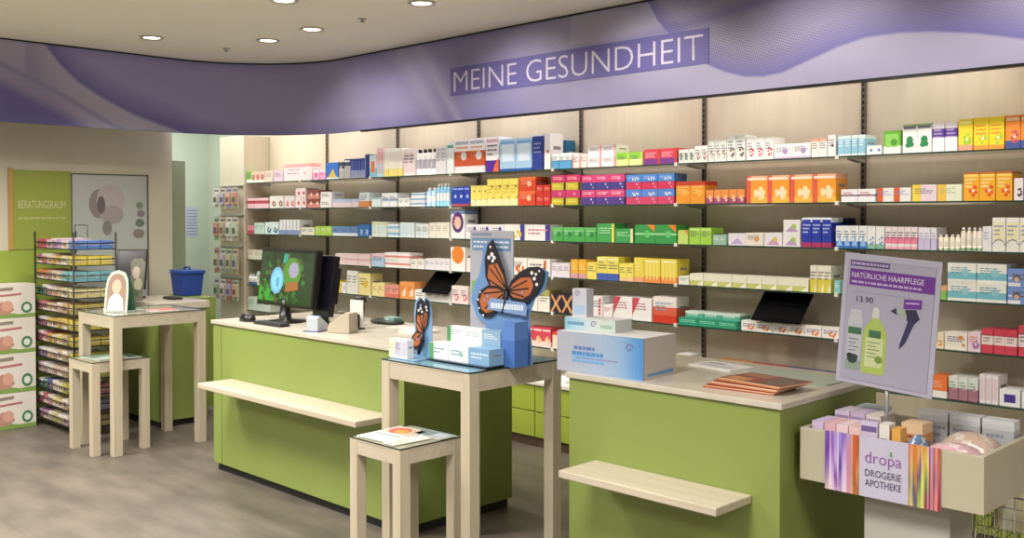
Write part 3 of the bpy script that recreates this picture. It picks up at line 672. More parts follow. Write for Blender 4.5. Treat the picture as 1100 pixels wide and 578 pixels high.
(5,-4.803,-4.590,0.132,2,1,'dark navy carton with orange cross','2c2440','','X:e0a05c','box',0.14,0,0),
(5,-4.581,-4.427,0.097,2,1,'violet and white carton','8a7ab0','','t','box',0.14,0,0),
(5,-4.419,-4.319,0.140,1,1,'white carton with red edge','f3eeee','','R:c8606c,t','box',0.14,0,0),
(5,-4.311,-4.230,0.088,1,1,'low white carton with red text','f3efee','','t:c85c68','box',0.14,0,0),
(5,-4.222,-3.903,0.148,2,1,'white carton with red corner','f4f0f0','','K:d04c5c,t:b06a74','box',0.14,0,0),
(5,-3.891,-3.704,0.168,1,1,'large white and red carton','efe4e0','.28-.6:e0644c,0-.28:d23c2c','t:7aa8c8,h:f6f2f0','box',0.14,0,0),
(5,-3.690,-3.259,0.046,3,1,'flat dark teal carton','2c9a78','','t:a8e4d0','box',0.14,0,0),
(5,-3.654,-3.252,0.041,3,1,'flat pale teal carton','58b09c','.7-1:dcece4','t:ffffff','box',0.12,0.02,1),
(5,-3.233,-2.600,0.060,6,1,'flat white and orange carton','f4efea','','F:ea8a4c,t:8c7cb0','box',0.07,0,0),
(5,-2.073,-2.023,0.078,1,1,'small cream carton with fruit','f3e6c8','','F:e89a3c','box',0.14,0,0),
(5,-2.020,-1.904,0.089,1,1,'white carton with oranges','f4ece0','','o:e88a34,t:5a5090','box',0.14,0,0),
(5,-1.901,-1.838,0.099,1,1,'lilac and peach carton','f0d8e4','','F:b07ab8,t:e88050','box',0.14,0,0),
(5,-1.833,-1.664,0.121,3,1,'red and white carton','d8485c','.35-.72:f4e4e0','t:9a6a70','box',0.14,0,0),
(5,-1.659,-1.546,0.150,2,1,'tall red and white carton','dc4a5a','.3-.7:f4e6e4','t','box',0.14,0,0),
(6,-8.979,-8.548,0.130,3,1,'white and green carton','dfe6dc','','t:70a080','box',0.14,0,0),
(6,-5.063,-4.794,0.135,3,1,'red and pink carton','d84a5c','0-.3:f4dcd8','F:f4c890,h:f4e0e4','box',0.14,0,0),
(6,-4.784,-4.722,0.119,1,1,'cream and red carton','f0dcc8','.8-1:d8503c','','box',0.14,0,0),
(6,-3.718,-3.604,0.065,1,1,'white and grey carton','ecebea','','c:a8a8c0','box',0.14,0,0),
(6,-3.432,-3.201,0.051,2,1,'flat orange carton','e8903c','','t:f4d8a0','box',0.14,0,0),
(6,-3.195,-2.983,0.050,2,1,'flat red carton','d8545a','','t:f4c8c0','box',0.14,0,0),
(6,-2.977,-2.627,0.048,3,1,'flat blue carton','4c5cae','','t:c0c8ec','box',0.14,0,0),
(6,-2.092,-2.002,0.111,1,1,'orange and white carton','ea7a3c','0-.32:f2f0ea','t:f6c8a0','box',0.14,0,0),
(6,-1.997,-1.849,0.119,3,1,'white carton with mauve fruit','dfe4dc','0-.5:a87888','t:5a9a80,c:c8a0a8','box',0.14,0,0),
(6,-1.844,-1.751,0.145,3,1,'tall white and rose carton','efe8ea','','s:d8b0b8','box',0.14,0,0),
(6,-1.746,-1.647,0.083,1,1,'white carton with purple square','f2f2f6','','p:4c3c98','box',0.14,0,0),
(6,-1.642,-1.533,0.082,1,1,'white carton with blue square','f0f2f4','','p:6484c0','box',0.14,0,0),
]
ORD = ['first', 'second', 'third', 'fourth', 'fifth', 'sixth', 'seventh', 'eighth', 'ninth', 'tenth']
NUM = ['', 'one', 'two', 'three', 'four', 'five', 'six', 'seven', 'eight', 'nine', 'ten']
PL = {}
def bay_of(x):
    for i in range(7):
        if x < BAYS[i + 1]: return i
    return 6
for ri, (sh, xa, xb, h_, nc, nr, desc, body, bands, mk, shape, dep, back, lev) in enumerate(RUNS):
    cw = (xb - xa) / nc; rh = h_ / nr
    z0 = ZS[sh - 1] + .0004
    if lev: z0 += PL[(sh, lev - 1)] 
    PL[(sh, lev)] = (PL[(sh, lev - 1)] if lev else 0) + h_ + .0004
    kind = 'bottle' if 'bottle' in desc else 'carton'
    asp = rh / cw
    name = 'bottle' if kind == 'bottle' else 'display_carton' if 'display' in desc else 'tall_carton' if asp > 1.9 else 'flat_carton' if asp < .75 else 'product_carton'
    if shape == 'bottle': dep = cw
    proto = make_pack(name, cw - (.003 if cw > .02 else .0015), rh - .0006, dep, body, bands, mk, shape, ri)
    rr = random.Random(ri * 3 + 1)
    bay = BN[bay_of((xa + xb) / 2)]; place = '%s, %s' % (SN[sh - 1], bay)
    first = True
    for j in range(nr):
        for i in range(nc):
            o = proto if first else dup(proto); first = False
            jy = rr.random() * .006
            o.location = (xa + cw * (i + .5), 5.225 + back + jy + (cw / 2 if shape == 'bottle' else 0), z0 + rh * j)
            if nc == 1: l = desc
            elif nc == 2: l = '%s, %s one' % (desc, ('left', 'right')[i])
            elif i == 0: l = '%s, leftmost' % desc
            elif i == nc - 1: l = '%s, rightmost' % desc
            else: l = '%s, %s from left' % (desc, ORD[i])
            if nr > 1: l += (' bottom layer', ' upper layer')[min(j, 1)] if nr == 2 else (', bottom', ', middle', ', top')[j]
            l += ', ' + place
            tag(o, l, kind, '%ss on the %s of the %s' % (desc, SN[sh - 1], bay))

# --- tilted black price screens on the fifth shelf
for x, lb in ((-2.98, 'tilted black screen panel on the fifth shelf behind the right counter'), (-6.035, 'tilted black screen panel on the fifth shelf left of the tall butterfly display')):
    t = thing('tilted_screen', lb, 'screen', (x, 5.19, .99), group='tilted black screens on the shelf wall')
    T = Matrix.Rotation(R(-45), 4, 'X')
    m = MB(); m.box(-.16, .16, -.006, .006, 0, .225, M_void, M=Matrix.Translation((0, 0, .01)) @ T); m.build('panel', t, bevel=.002)
    m = MB(); m.box(-.145, .145, -.0075, -.006, .012, .212, M_void, M=Matrix.Translation((0, 0, .01)) @ T); m.build('screen_face', t)
    m = MB(); m.box(-.03, .03, .135, .15, -.0615, .12, mat('b8b2a8', .5)); m.box(-.07, .07, .12, .17, -.0615, -.055, mat('b8b2a8', .5)); m.build('stand', t)

# ------------------------------------------------------------------ counters
def counter(name, label, x0, x1, y0, y1, seam):
    t = thing(name, label, 'counter', (x0, y0, 0)); W, D = x1 - x0, y1 - y0
    bx(.012, W - .012, .012, D - .01, .05, .933, M_green).build('body', t, bevel=.002)
    bx(.03, W - .03, .035, D - .03, 0, .05, M_blackm).build('plinth', t)
    m = MB(); m.box(0, W, 0, D, .934, .957, M_top); m.build('countertop', t, bevel=.003)
    if seam < .5:
     m = MB(); m.box(.012 + seam, .016 + seam, .0105, .0125, .05, .92, mat('5f7424', .6)); m.build('panel_seam', t)
    return t
c1 = counter('service_counter', 'long green counter with pale ledge carrying the monitors, left of the tall display table', -5.80, -3.85, 3.11, 3.90, .10)
c2 = counter('service_counter', 'green counter with pale ledge under the large white and blue carton, beside the offer bin', -2.79, -1.77, 3.13, 3.92, .9)
for t, (xa, xb), yb in ((c1, (-5.555, -3.955), 3.11), (c2, (-2.63, -1.895), 3.13)):
    ox, oy = t.location.x, t.location.y
    m = MB(); m.box(xa - ox, xb - ox, -.22, .0115, .577, .608, M_woodh); l = m.build('bag_ledge', t, bevel=.004); l['label'] = 'pale wooden bag ledge'
c3 = thing('service_counter', 'green counter with white top by the left wall behind the wire rack', 'counter', (-7.93, 3.42, 0))
bx(.0, .75, .0, .40, .05, .90, M_green).build('body', c3, bevel=.002)
bx(.02, .72, .02, .38, 0, .05, M_blackm).build('plinth', c3)
bx(-.02, .76, -.02, .42, .90, .955, M_top).build('countertop', c3, bevel=.003)
bx(.0, .45, .41, .64, .05, .954, M_green).build('side_cabinet', c3, bevel=.002)

# ------------------------------------------------------------------ tables and stools
M_tglass = glass_mat('table_glass', 'f2f9f6', 1.22)
def table(name, label, cat, x0, x1, y0, y1, h, lw, ap=.075, wood=M_wood):
    t = thing(name, label, cat, ((x0 + x1) / 2, (y0 + y1) / 2, 0)); a, b = (x1 - x0) / 2, (y1 - y0) / 2
    for sx, sy in ((-1, -1), (1, -1), (-1, 1), (1, 1)):
        cx, cy = sx * (a - lw / 2), sy * (b - lw / 2)
        bx(cx - lw / 2, cx + lw / 2, cy - lw / 2, cy + lw / 2, 0, h - .012, wood).build('leg', t, bevel=.002)
    m = MB()
    m.box(-a + lw, a - lw, -b + .002, -b + .028, h - .012 - ap, h - .012, M_woodh); m.box(-a + lw, a - lw, b - .028, b - .002, h - .012 - ap, h - .012, M_woodh)
    m.box(-a + .002, -a + .028, -b + lw, b - lw, h - .012 - ap, h - .012, M_woodh); m.box(a - .028, a - .002, -b + lw, b - lw, h - .012 - ap, h - .012, M_woodh)
    m.build('apron', t)
    m = MB(); m.box(-a, a, -b, b, h - .012, h - .0045, M_woodh); m.build('tabletop', t)
    m = MB(); m.quad([(-a + .001, -b + .001, h), (a - .001, -b + .001, h), (a - .001, b - .001, h), (-a + .001, b - .001, h)], M_tglass); g = m.build('glass_sheet', t)
    m = MB()
    for s_ in ((-a, a, -b - .0005, -b + .001), (-a, a, b - .001, b + .0005), (-a - .0005, -a + .001, -b, b), (a - .001, a + .0005, -b, b)): m.box(*s_, h - .006, h, mat('26302c', .2))
    m.build('glass_edge', g)
    return t
tr = table('display_table', 'tall pale wooden glass topped table holding the butterfly displays', 'table', -3.70, -3.09, 2.855, 3.44, .95, .058)
bx(-.27, .285, -.28, .27, .9472, .9478, mat('8fb2cc', .5)).build('blue_sheet', tr)
sr = table('display_stool', 'pale wooden glass topped stool with magazines beside the tall butterfly table', 'stool', -3.60, -3.245, 2.60, 2.955, .64, .052, .06)
tl = table('display_table', 'tall pale wooden glass topped table near the wire rack on the left', 'table', -7.12, -6.54, 2.80, 3.47, .95, .062)
sl = table('display_stool', 'pale wooden glass topped stool in front of the left tall table', 'stool', -7.04, -6.645, 2.70, 3.10, .635, .055, .06)

def flat(name, x, y, z, rz, w_, d_, body, parts, th=.003, side='eceae6'):
    m = MB(); m.box(-w_ / 2, w_ / 2, -d_ / 2, d_ / 2, 0, th, mat(side, .4), mt=mat(body, .3))
    for i, (u0, v0, u1, v1, hx) in enumerate(parts):
        e = th + .0002 + i * .0001
        m.quad([(w_ * (u0 - .5), d_ * (v0 - .5), e), (w_ * (u1 - .5), d_ * (v0 - .5), e), (w_ * (u1 - .5), d_ * (v1 - .5), e), (w_ * (u0 - .5), d_ * (v1 - .5), e)], mat(hx, .3))
    return m.build(name, None, (x, y, z), rz=rz)
# magazines on the right stool
def fruit(o, w_, th):
    pass
mg = flat('magazine', -3.49, 2.76, .6402, R(4), .20, .26, 'd8dcdc', [(.05, .5, .95, .96, 'c8b49c'), (.1, .08, .6, .3, 'e8e4dc'), (.1, .34, .9, .4, '8a9a90')])
m = MB(); m.lathe([(.055, .0036), (.054, .0038)], mat('c8605c', .4), 12, (-.02, .06)); m.lathe([(.035, .0039), (.034, .0041)], mat('d89a50', .4), 10, (.0, .05)); m.build('cover_picture', mg)
tag(mg, 'magazine with red and orange cover picture on the right stool', 'magazine', 'magazines on the right stool')
tag(flat('magazine', -3.345, 2.72, .6402, R(-3), .075, .20, 'e6e2c8', [(.1, .6, .9, .95, 'd4d8e0'), (.1, .1, .9, .5, 'efe8b8')]), 'narrow cream magazine at the near edge of the right stool', 'magazine', 'magazines on the right stool')
tag(flat('magazine', -3.355, 2.88, .6402, R(2), .19, .10, '9ea8ac', [(.05, .1, .5, .9, '7a8a8c'), (.55, .2, .95, .8, 'b8c0c8')]), 'grey magazine at the rear of the right stool', 'magazine', 'magazines on the right stool')
tag(flat('magazine', -6.86, 2.86, .6352, R(8), .24, .19, '8ea89c', [(.05, .1, .45, .9, '5f8a78'), (.5, .2, .95, .8, 'c4ccc0')]), 'green grey magazine lying on the left stool', 'magazine')
tag(flat('magazine', -6.79, 3.02, .6352, R(-5), .20, .10, 'b8c4bc', [(.1, .2, .9, .8, '7c9c90')]), 'pale leaflet at the rear of the left stool', 'leaflet')
tag(flat('leaflet', -6.95, 3.06, .9502, R(4), .26, .20, '6f9a84', [(.1, .1, .9, .5, '9cb8a0'), (.1, .6, .6, .9, '3f7a5c')]), 'green leaflet lying on the left tall table', 'leaflet')
tag(flat('leaflet', -6.72, 3.22, .9502, R(-6), .16, .2, 'c86a74', [(.1, .1, .9, .4, 'd8a8a4')]), 'pink red leaflet lying on the left tall table', 'leaflet')

# curved counter card with portrait on the left table
t = thing('leaflet_holder', 'arched green and white display card with portrait on the left tall table', 'display card', (-6.84, 2.97, .9502), R(38))
f1 = lambda u, v, d: (u, -.05 + v * .16 + d, v)
arch = lambda w_, h_: [(-w_, 0), (w_, 0), (w_, h_ * .55), (w_ * .9, h_ * .78), (w_ * .6, h_ * .94), (0, h_), (-w_ * .6, h_ * .94), (-w_ * .9, h_ * .78), (-w_, h_ * .55)]
m = MB(); m.prism(arch(.085, .29), .004, mat('c4cec4', .3), f1); m.build('front_card', t)
m = MB(); m.prism(arch(.07, .26), .0006, mat('9c8474', .4), lambda u, v, d: (u, -.0508 + v * .16 + d, v + .008)); m.build('portrait', t)
m = MB(); m.prism([(.035 * math.cos(a * .5236), .175 + .05 * math.sin(a * .5236)) for a in range(12)], .0006, mat('d8b49c', .5), lambda u, v, d: (u, -.0544 + v * .16 + d, v))
m.prism([(-.06, .01), (.06, .01), (.05, .09), (.02, .125), (-.02, .125), (-.05, .09)], .0006, mat('e8e8e4', .5), lambda u, v, d: (u, -.0550 + v * .16 + d, v)); m.build('portrait_figure', t)
m = MB(); m.prism(arch(.085, .29), .004, mat('3f6a54', .4), lambda u, v, d: (u, .075 - v * .22 - d, v)); m.build('back_card', t)
m = MB(); m.box(-.085, .085, -.045, .07, 0, .003, mat('c8d4cc', .3)); m.build('base', t)

# ------------------------------------------------------------------ butterfly displays
def ell(cx, cy, rx, ry, n=10, a0=0): return [(cx + rx * math.cos(2 * math.pi * k / n + a0), cy + ry * math.sin(2 * math.pi * k / n + a0)) for k in range(n)]
M_or = mat('b8683c', .45); M_dk = mat('1c1a24', .45); M_wh = mat('eeeaf0', .45); M_pl = mat('6aa0d8', .45)
def butterfly(parent, ox, oy, oz, sc, wings, flip=1):
    """cut-out butterfly: each wing its own part"""
    for k_, (outline, inner, spots, veins, rim) in enumerate(wings):
        m = MB(); F_ = lambda e: (lambda u, v, d: (ox + flip * u * sc, oy - k_ * .004 - e + d, oz + v * sc))
        m.prism(outline if flip > 0 else outline[::-1], .003, M_dk, F_(0)); o = m.build('wing', parent)
        m = MB()
        for pts in inner: m.prism(pts if flip > 0 else pts[::-1], .0005, M_or, F_(.0007))
        for (cx, cy, r_) in spots: m.prism(ell(cx, cy, r_, r_ * .9, 8)[::flip], .0004, M_wh, F_(.0014))
        for (a, b, c, d) in veins:
            dx, dy = c - a, d - b; l = math.hypot(dx, dy); nx, ny = -dy / l * .0035, dx / l * .0035
            m.prism([(a - nx, b - ny), (c - nx, d - ny), (c + nx, d + ny), (a + nx, b + ny)][::flip], .0004, M_dk, F_(.0015))
        for (cx, cy, r_) in rim: m.prism(ell(cx, cy, r_, r_, 8)[::flip], .0004, mat('8a9ad0', .5), F_(.0016))
        m.build('wing_print', o)
    m = MB(); m.tube([(ox + flip * .01 * sc, oy - .014, oz + .0), (ox + flip * 0, oy - .016, oz - .05 * sc), (ox - flip * .02 * sc, oy - .014, oz - .10 * sc)], .008 * sc, M_dk, 8); m.build('butterfly_body', parent)
# wings in metres around the body point
W1 = ([(0, 0), (-.03, .10), (-.075, .19), (-.10, .235), (-.135, .21), (-.155, .14), (-.15, .06), (-.12, .01), (-.05, -.02)],
      [[(-.01, .01), (-.03, .07), (-.07, .125), (-.125, .115), (-.135, .06), (-.11, .02), (-.05, -.005)]],
      [(-.105, .165, .012), (-.09, .15, .011), (-.125, .15, .011), (-.115, .20, .007), (-.10, .135, .009)], [(0, 0, -.09, .12), (0, 0, -.12, .10), (-.01, 0, -.135, .05)], [])
W2 = ([(0, 0), (-.06, .02), (-.13, .02), (-.185, -.01), (-.205, -.06), (-.19, -.11), (-.15, -.135), (-.10, -.125), (-.05, -.08), (-.01, -.03)],
      [[(-.015, -.005), (-.07, .008), (-.13, .005), (-.17, -.02), (-.185, -.06), (-.17, -.095), (-.14, -.11), (-.10, -.10), (-.05, -.06)]],
      [(-.195, -.05, .006), (-.188, -.09, .006), (-.16, -.122, .006), (-.18, -.015, .005)], [(0, 0, -.16, -.02), (0, 0, -.15, -.09), (0, 0, -.09, -.105)], [(-.13, -.03, .008), (-.12, -.06, .009), (-.15, -.05, .006)])
W3 = ([(0, 0), (.03, .05), (.08, .09), (.14, .115), (.20, .12), (.235, .10), (.225, .05), (.19, .0), (.14, -.04), (.09, -.055), (.03, -.04)],
      [[(.01, 0), (.04, .035), (.09, .065), (.15, .07), (.17, .035), (.15, -.005), (.10, -.03), (.04, -.025)]],
      [(.16, .09, .010), (.175, .065, .010), (.185, .085, .008), (.19, .04, .009), (.205, .1, .006)], [(0, 0, .13, .055), (0, 0, .14, .02), (0, 0, .11, -.02)], [(.10, .0, .007)])
TZ = .9507
t = thing('butterfly_display', 'tall grey blue promotional stand with big orange butterfly on the display table', 'display', (-3.335, 3.22, TZ))
m = MB(); m.box(-.145, .145, 0, .006, 0, .60, mat('b4b6c2', .4)); hc = m.build('header_card', t)
bx(-.13, .13, -.001, 0, .505, .565, mat('6f92bc', .4)).build('banner_strip', hc)
bx(-.13, -.0, -.001, 0, .575, .590, mat('8894ac', .4)).build('caption_line', hc)
bx(-.135, -.095, -.001, 0, .30, .36, mat('86b070', .4)).build('green_label', hc)
mm = MB()
rn = random.Random(4)
for r_ in range(2):
    x = -.12
    while x < .10: l = .012 + .02 * rn.random(); mm.box(x, x + l, -.0016, -.001, .520 + r_ * .022, .529 + r_ * .022, mat('dfe6f0')); x += l + .006
mm.build('banner_print', hc)
m = MB(); m.prism([(-.01, .0), (.285, .0), (.275, .12), (.265, .22), (.30, .30), (.36, .34), (.385, .42), (.34, .44), (.20, .40), (.12, .33), (.09, .40), (.06, .50), (.02, .565), (-.03, .53), (-.06, .40), (-.10, .34), (-.12, .27), (-.08, .19), (-.02, .16)], .003, mat('6f98cc', .45), lambda u, v, d: (u, -.018 + d, v)); m.build('blue_backing', t)
butterfly(t, .135, -.024, .325, 1.0, (W1, W2, W3))
m = MB(); m.prism([(.02, .235), (.27, .22), (.275, .262), (.26, .28), (.04, .29)], .003, mat('7f9cc8', .4), lambda u, v, d: (u, -.044 + d, v)); b_ = m.build('slogan_plate', t)
mm = MB(); x = .045
while x < .25: l = .008 + .008 * rn.random(); mm.box(x, x + l, -.0452, -.0440, .243, .268, mat('dfe8f4')); x += l + .004
mm.build('plate_print', b_)
m = MB(); m.box(.212, .292, -.14, -.055, 0, .12, mat('4a74bc', .4)); m.prism([(.212, .12), (.292, .12), (.292, .20), (.24, .21), (.212, .17)], .085, mat('5a84c8', .4), lambda u, v, d: (u, -.14 + d, v)); m.build('blue_pocket', t)
m = MB(); m.box(-.165, .215, -.24, -.03, .0, .006, M_black); m.box(-.18, .23, -.25, -.02, .006, .010, mat('4a5a6c', .2)); m.build('tray', t)
# cartons on the tray
def carton(name, x, y, z, w_, d_, h_, body, bands, mk, seed, label, group, rz=0, cat='carton'):
    o = make_pack(name, w_, h_, d_, body, bands, mk, 'box', seed); o.location = (x, y, z); o.rotation_euler.z = rz
    return tag(o, label, cat, group)
g_ = 'white cartons on the butterfly stand tray'
zt = TZ + .0104
nm = ['left', 'middle', 'right']
for i, (bc, mk_) in enumerate((('e9efe9', 'l:5aa05c,t:7a9aa0'), ('e6ecee', 't:7a9ab0,c:9cc0b8'), ('7fa8cc', 't:dce8f0'))):
    carton('product_carton', -3.44 + i * .135, 2.985, zt, .13, .09, .072, bc, '', mk_, 50 + i, 'pale product carton, %s of three in the front row of the butterfly stand tray' % nm[i], g_)
for i, (bc, mk_) in enumerate((('e9efe9', 'l:5aa05c,t:7a9aa0'), ('eaeeee', 't:8aa4a4'), ('9cc4b4', 't:e8f0ec'))):
    carton('product_carton', -3.43 + i * .12, 3.08, zt, .116, .05, .072, bc, '', mk_, 60 + i, 'pale product carton, bottom %s of the rear stack on the butterfly stand tray' % nm[i], g_)
    carton('product_carton', -3.43 + i * .12, 3.08, zt + .0724, .116, .05, .070, 'e4eaec' if i < 2 else '8cb0cc', '', mk_, 70 + i, 'pale product carton, top %s of the rear stack on the butterfly stand tray' % nm[i], g_)
# blue leaflet sheet under it all
m = MB(); m.box(-.26, .28, -.22, .20, 0, .0008, mat('7aa4cc', .4))
# small butterfly card
t = thing('butterfly_card', 'small blue display with orange butterfly at the left of the table', 'display', (-3.605, 3.02, TZ))
m = MB(); m.prism([(-.05, 0), (.075, 0), (.075, .22), (.06, .27), (.03, .285), (.01, .26), (-.015, .285), (-.045, .26), (-.055, .20), (-.05, .12)], .004, mat('7ba4cc', .4), lambda u, v, d: (u, d, v)); m.build('backing', t)
WS = ([(0, 0), (.015, .08), (.0, .15), (-.02, .165), (-.05, .14), (-.06, .07), (-.05, .0), (-.02, -.03)],
      [[(-.005, 0), (.005, .05), (-.005, .085), (-.045, .08), (-.05, .03), (-.03, -.01)]], [(-.02, .115, .008), (-.035, .105, .007), (-.01, .10, .007)], [(0, 0, -.03, .09), (0, 0, -.045, .05)], [(-.02, .13, .007)])
WT = ([(0, 0), (.03, .04), (.045, .10), (.04, .155), (.02, .165), (.005, .12), (-.005, .05)], [[(.003, .01), (.025, .045), (.033, .09), (.015, .10), (.003, .05)]], [(.025, .125, .007), (.03, .11, .006)], [(0, 0, .025, .09)], [])
WU = ([(0, 0), (-.04, .01), (-.075, -.02), (-.085, -.06), (-.06, -.085), (-.02, -.07), (.01, -.04)], [[(-.008, -.005), (-.04, -.002), (-.065, -.025), (-.07, -.055), (-.045, -.068), (-.015, -.05)]], [(-.078, -.04, .005)], [(0, 0, -.06, -.04)], [(-.04, -.03, .006)])
butterfly(t, .02, -.004, .115, 1.0, (WS, WT, WU))
m = MB(); m.box(-.09, .09, -.12, .06, 0, .002, mat('8cb4d4', .3)); m.build('foot_sheet', t)
for i, (bc, mk_, l) in enumerate((('e8e4cc', 't:b8b088', 'cream'), ('dfe2ec', 's:9a90c0,t:7a70a8', 'lilac striped'), ('e2e2ea', 's:a8a0c8', 'pale lilac'))):
    carton('product_carton', -3.685 + i * .046, 2.905, TZ + .0024, .042, .04, .088, bc, '', mk_, 80 + i, l + ' small carton in front of the small butterfly card', 'small cartons by the small butterfly card')
carton('product_carton', -3.50, 2.90, TZ, .035, .05, .075, 'e4ece0', '', 'l:5aa858', 85, 'narrow white and green carton between the two butterfly displays', None) if False else None

# ------------------------------------------------------------------ things on the left counter
CT = .9572
t = thing('monitor', 'black monitor with green picture on screen at the left end of the counter', 'monitor', (-5.355, 3.38, CT), R(0))
T = Matrix.Translation((0, 0, .095)) @ Matrix.Rotation(R(-7), 4, 'X')
m = MB(); m.box(-.315, .31, -.015, .03, 0, .36, M_black, M=T); m.build('housing', t, bevel=.004)
m = MB(); m.box(-.30, .295, -.0165, -.015, .02, .34, mat('1c3420', .15, 0, .15), M=T); scr = m.build('screen', t)
m = MB(); TT = lambda e: (lambda u, v, d: tuple(T @ Vector((u - .04, -.0168 - e + d, v + .18))))
m.prism([(-.26, -.15), (-.04, -.15), (-.06, -.05), (-.10, -.02), (-.15, -.06), (-.2, -.01), (-.26, -.05)], .0003, mat('2f8a2c', .3, 0, .15), TT(0))
rq = random.Random(12)
for q_ in range(90):
    m.prism(ell(-.24 + .48 * rq.random(), -.14 + .28 * rq.random(), .012 + .02 * rq.random(), .010 + .02 * rq.random(), 7, rq.random()), .0002, mat(rq.choice(['24461f', '2f5a26', '1a3018', '3a4a24', '2c6a2a', '4a4a30', '1f2a1c']), .3, 0, .12), TT(.0003 + q_ * .000002))
m.prism(ell(-.06, -.02, .075, .085, 18), .0003, mat('5f9cc4', .3, 0, .25), TT(.0006)); m.prism(ell(-.06, -.02, .058, .066, 18), .0003, mat('74b4d4', .3, 0, .25), TT(.001)); m.prism(ell(-.05, -.03, .018, .034, 12), .0003, mat('4a90b0', .3, 0, .2), TT(.0014))
m.prism(ell(.10, .03, .10, .10, 16), .0003, mat('4a7c30', .3, 0, .15), TT(.0006)); m.prism(ell(.12, .05, .055, .05, 14), .0003, mat('8c8ca4', .3, 0, .15), TT(.0012))
m.prism([(.04, -.09), (.19, -.07), (.18, -.02), (.05, -.03)], .0003, mat('8c5a30', .3, 0, .12), TT(.0016)); m.prism([(-.01, .09), (.04, .09), (.05, .15), (.0, .15)], .0003, mat('2f8a7c', .3, 0, .2), TT(.0006))
m.build('screen_picture', scr)
m = MB(); m.lathe([(.13, 0), (.13, .008), (.04, .018), (.03, .10), (.028, .15)], M_black, 20); m.build('stand', t)
t = thing('monitor', 'black monitor seen from its side, behind the green screened one', 'monitor', (-5.05, 3.46, CT))
T = Matrix.Translation((0, 0, .05)) @ Matrix.Rotation(R(-8), 4, 'X')
m = MB(); m.box(-.10, .07, -.02, .02, 0, .37, mat('0e0e1c', .3), M=T); m.box(-.07, .04, .02, .06, .08, .3, mat('12121e', .4), M=T); m.build('housing', t, bevel=.003)
m = MB(); m.box(-.08, .08, -.05, .07, 0, .012, M_black); m.box(-.02, .02, -.01, .02, .012, .1, M_black); m.build('stand', t)
m = MB(); m.lathe([(.07, 0), (.07, .02), (.05, .045), (.02, .05)], mat('141418', .3), 20, sy=.6); o = m.build('black_dock', None, (-5.56, 3.235, CT))
tag(o, 'low black rounded device on the counter left of the green screen', 'device')
t = thing('cash_keyboard', 'small black keyboard lying under the green screened monitor', 'keyboard', (-5.25, 3.215, CT), 0)
m = MB(); m.box(-.15, .15, -.035, .035, 0, .014, mat('1a1a1e', .4)); m.build('base', t, bevel=.003)
m = MB()
for i in range(12):
    for j in range(3): m.box(-.142 + i * .024, -.122 + i * .024, -.030 + j * .021, -.014 + j * .021, .0141, .019, mat('3a3a40', .4))
m.build('key_block', t)
t = thing('card_terminal', 'white and blue card reader beside the black monitors', 'card reader', (-4.80, 3.24, CT), R(20))
m = MB(); m.prism([(-.05, 0), (.05, 0), (.05, .04), (-.03, .09), (-.05, .08)], .08, mat('b8c0c8', .4), lambda u, v, d: (d - .04, u, v)); m.build('body', t, bevel=.003)
m = MB(); m.prism([(.02, .065), (.0, .078), (-.02, .078 + .008), (-.02, .09)], .06, mat('2c4a8a', .3), lambda u, v, d: (d - .03, u, v + .004)); m.build('display', t)
m = MB(); m.box(-.055, .055, -.06, .055, -.0001, .004, mat('3a4a78', .4)); m.build('mat', t)
m = MB(); m.prism([(-.075, 0), (.075, 0), (.075, .115), (.05, .12), (-.06, .055), (-.075, .03)], .09, mat('b8ae9c', .5), lambda u, v, d: (d - .045, u, v))
t = m.build('receipt_printer', None, (-4.635, 3.30, CT), bevel=.004, rz=R(-70)); tag(t, 'beige wedge shaped printer on the counter', 'printer')
bx(-.03, .03, -.02, .0, .1201, .1215, mat('8a847c')).build('paper_slot', t)
t = thing('acrylic_stand', 'clear upright leaflet stand behind the beige printer', 'leaflet stand', (-4.72, 3.45, CT), R(10))
bx(-.05, .05, -.03, .03, 0, .01, M_clear).build('base', t); bx(-.05, .05, .01, .018, .01, .17, mat('e6e2dc', .2)).build('back_plate', t); bx(-.045, .045, -.012, -.008, .01, .09, M_clear).build('front_plate', t)
t = thing('barcode_scanner', 'black and white handheld scanner standing upright on the counter', 'scanner', (-4.86, 3.60, CT), R(30))
m = MB(); m.lathe([(.035, 0), (.035, .008), (.012, .02), (.014, .06), (.018, .10)], mat('e8e6e2', .4), 14); m.build('stand', t)
m = MB(); m.tube([(0, 0, .06), (.005, 0, .11), (-.002, -.01, .14)], .016, M_black, 10); m.build('grip', t)
m = MB(); m.box(-.022, .022, -.05, .03, .135, .175, M_black); m.build('scanner_head', t, bevel=.006)
m = MB(); m.lathe([(.10, 0), (.11, .012), (.10, .02)], mat('1c2420', .4), 20, sx=1.3, sy=.7); t = m.build('coin_tray', None, (-4.84, 3.78, CT)); tag(t, 'low black oval tray holding a teal pack behind the scanner', 'tray')
m = MB(); m.box(-.05, .05, -.03, .03, 0, .02, mat('88b4ac', .4)); m.box(-.04, .0, -.0305, -.03, .004, .016, mat('e4eeea')); tag(m.build('product_carton', None, (-4.80, 3.79, CT + .0202)), 'teal pack lying in the black oval tray', 'carton')
tag(bx(-.1, .1, -.07, .07, 0, .012, mat('e9e2d8', .5)).build('paper_stack', None, (-4.34, 3.62, CT)), 'flat stack of white paper near the right end of the counter', 'paper')
tag(flat('leaflet', -4.58, 3.72, CT, R(12), .2, .14, 'e8cfc8', [(.1, .2, .9, .5, 'f0e6e0')]), 'pale pink leaflet lying behind the white paper stack', 'leaflet')

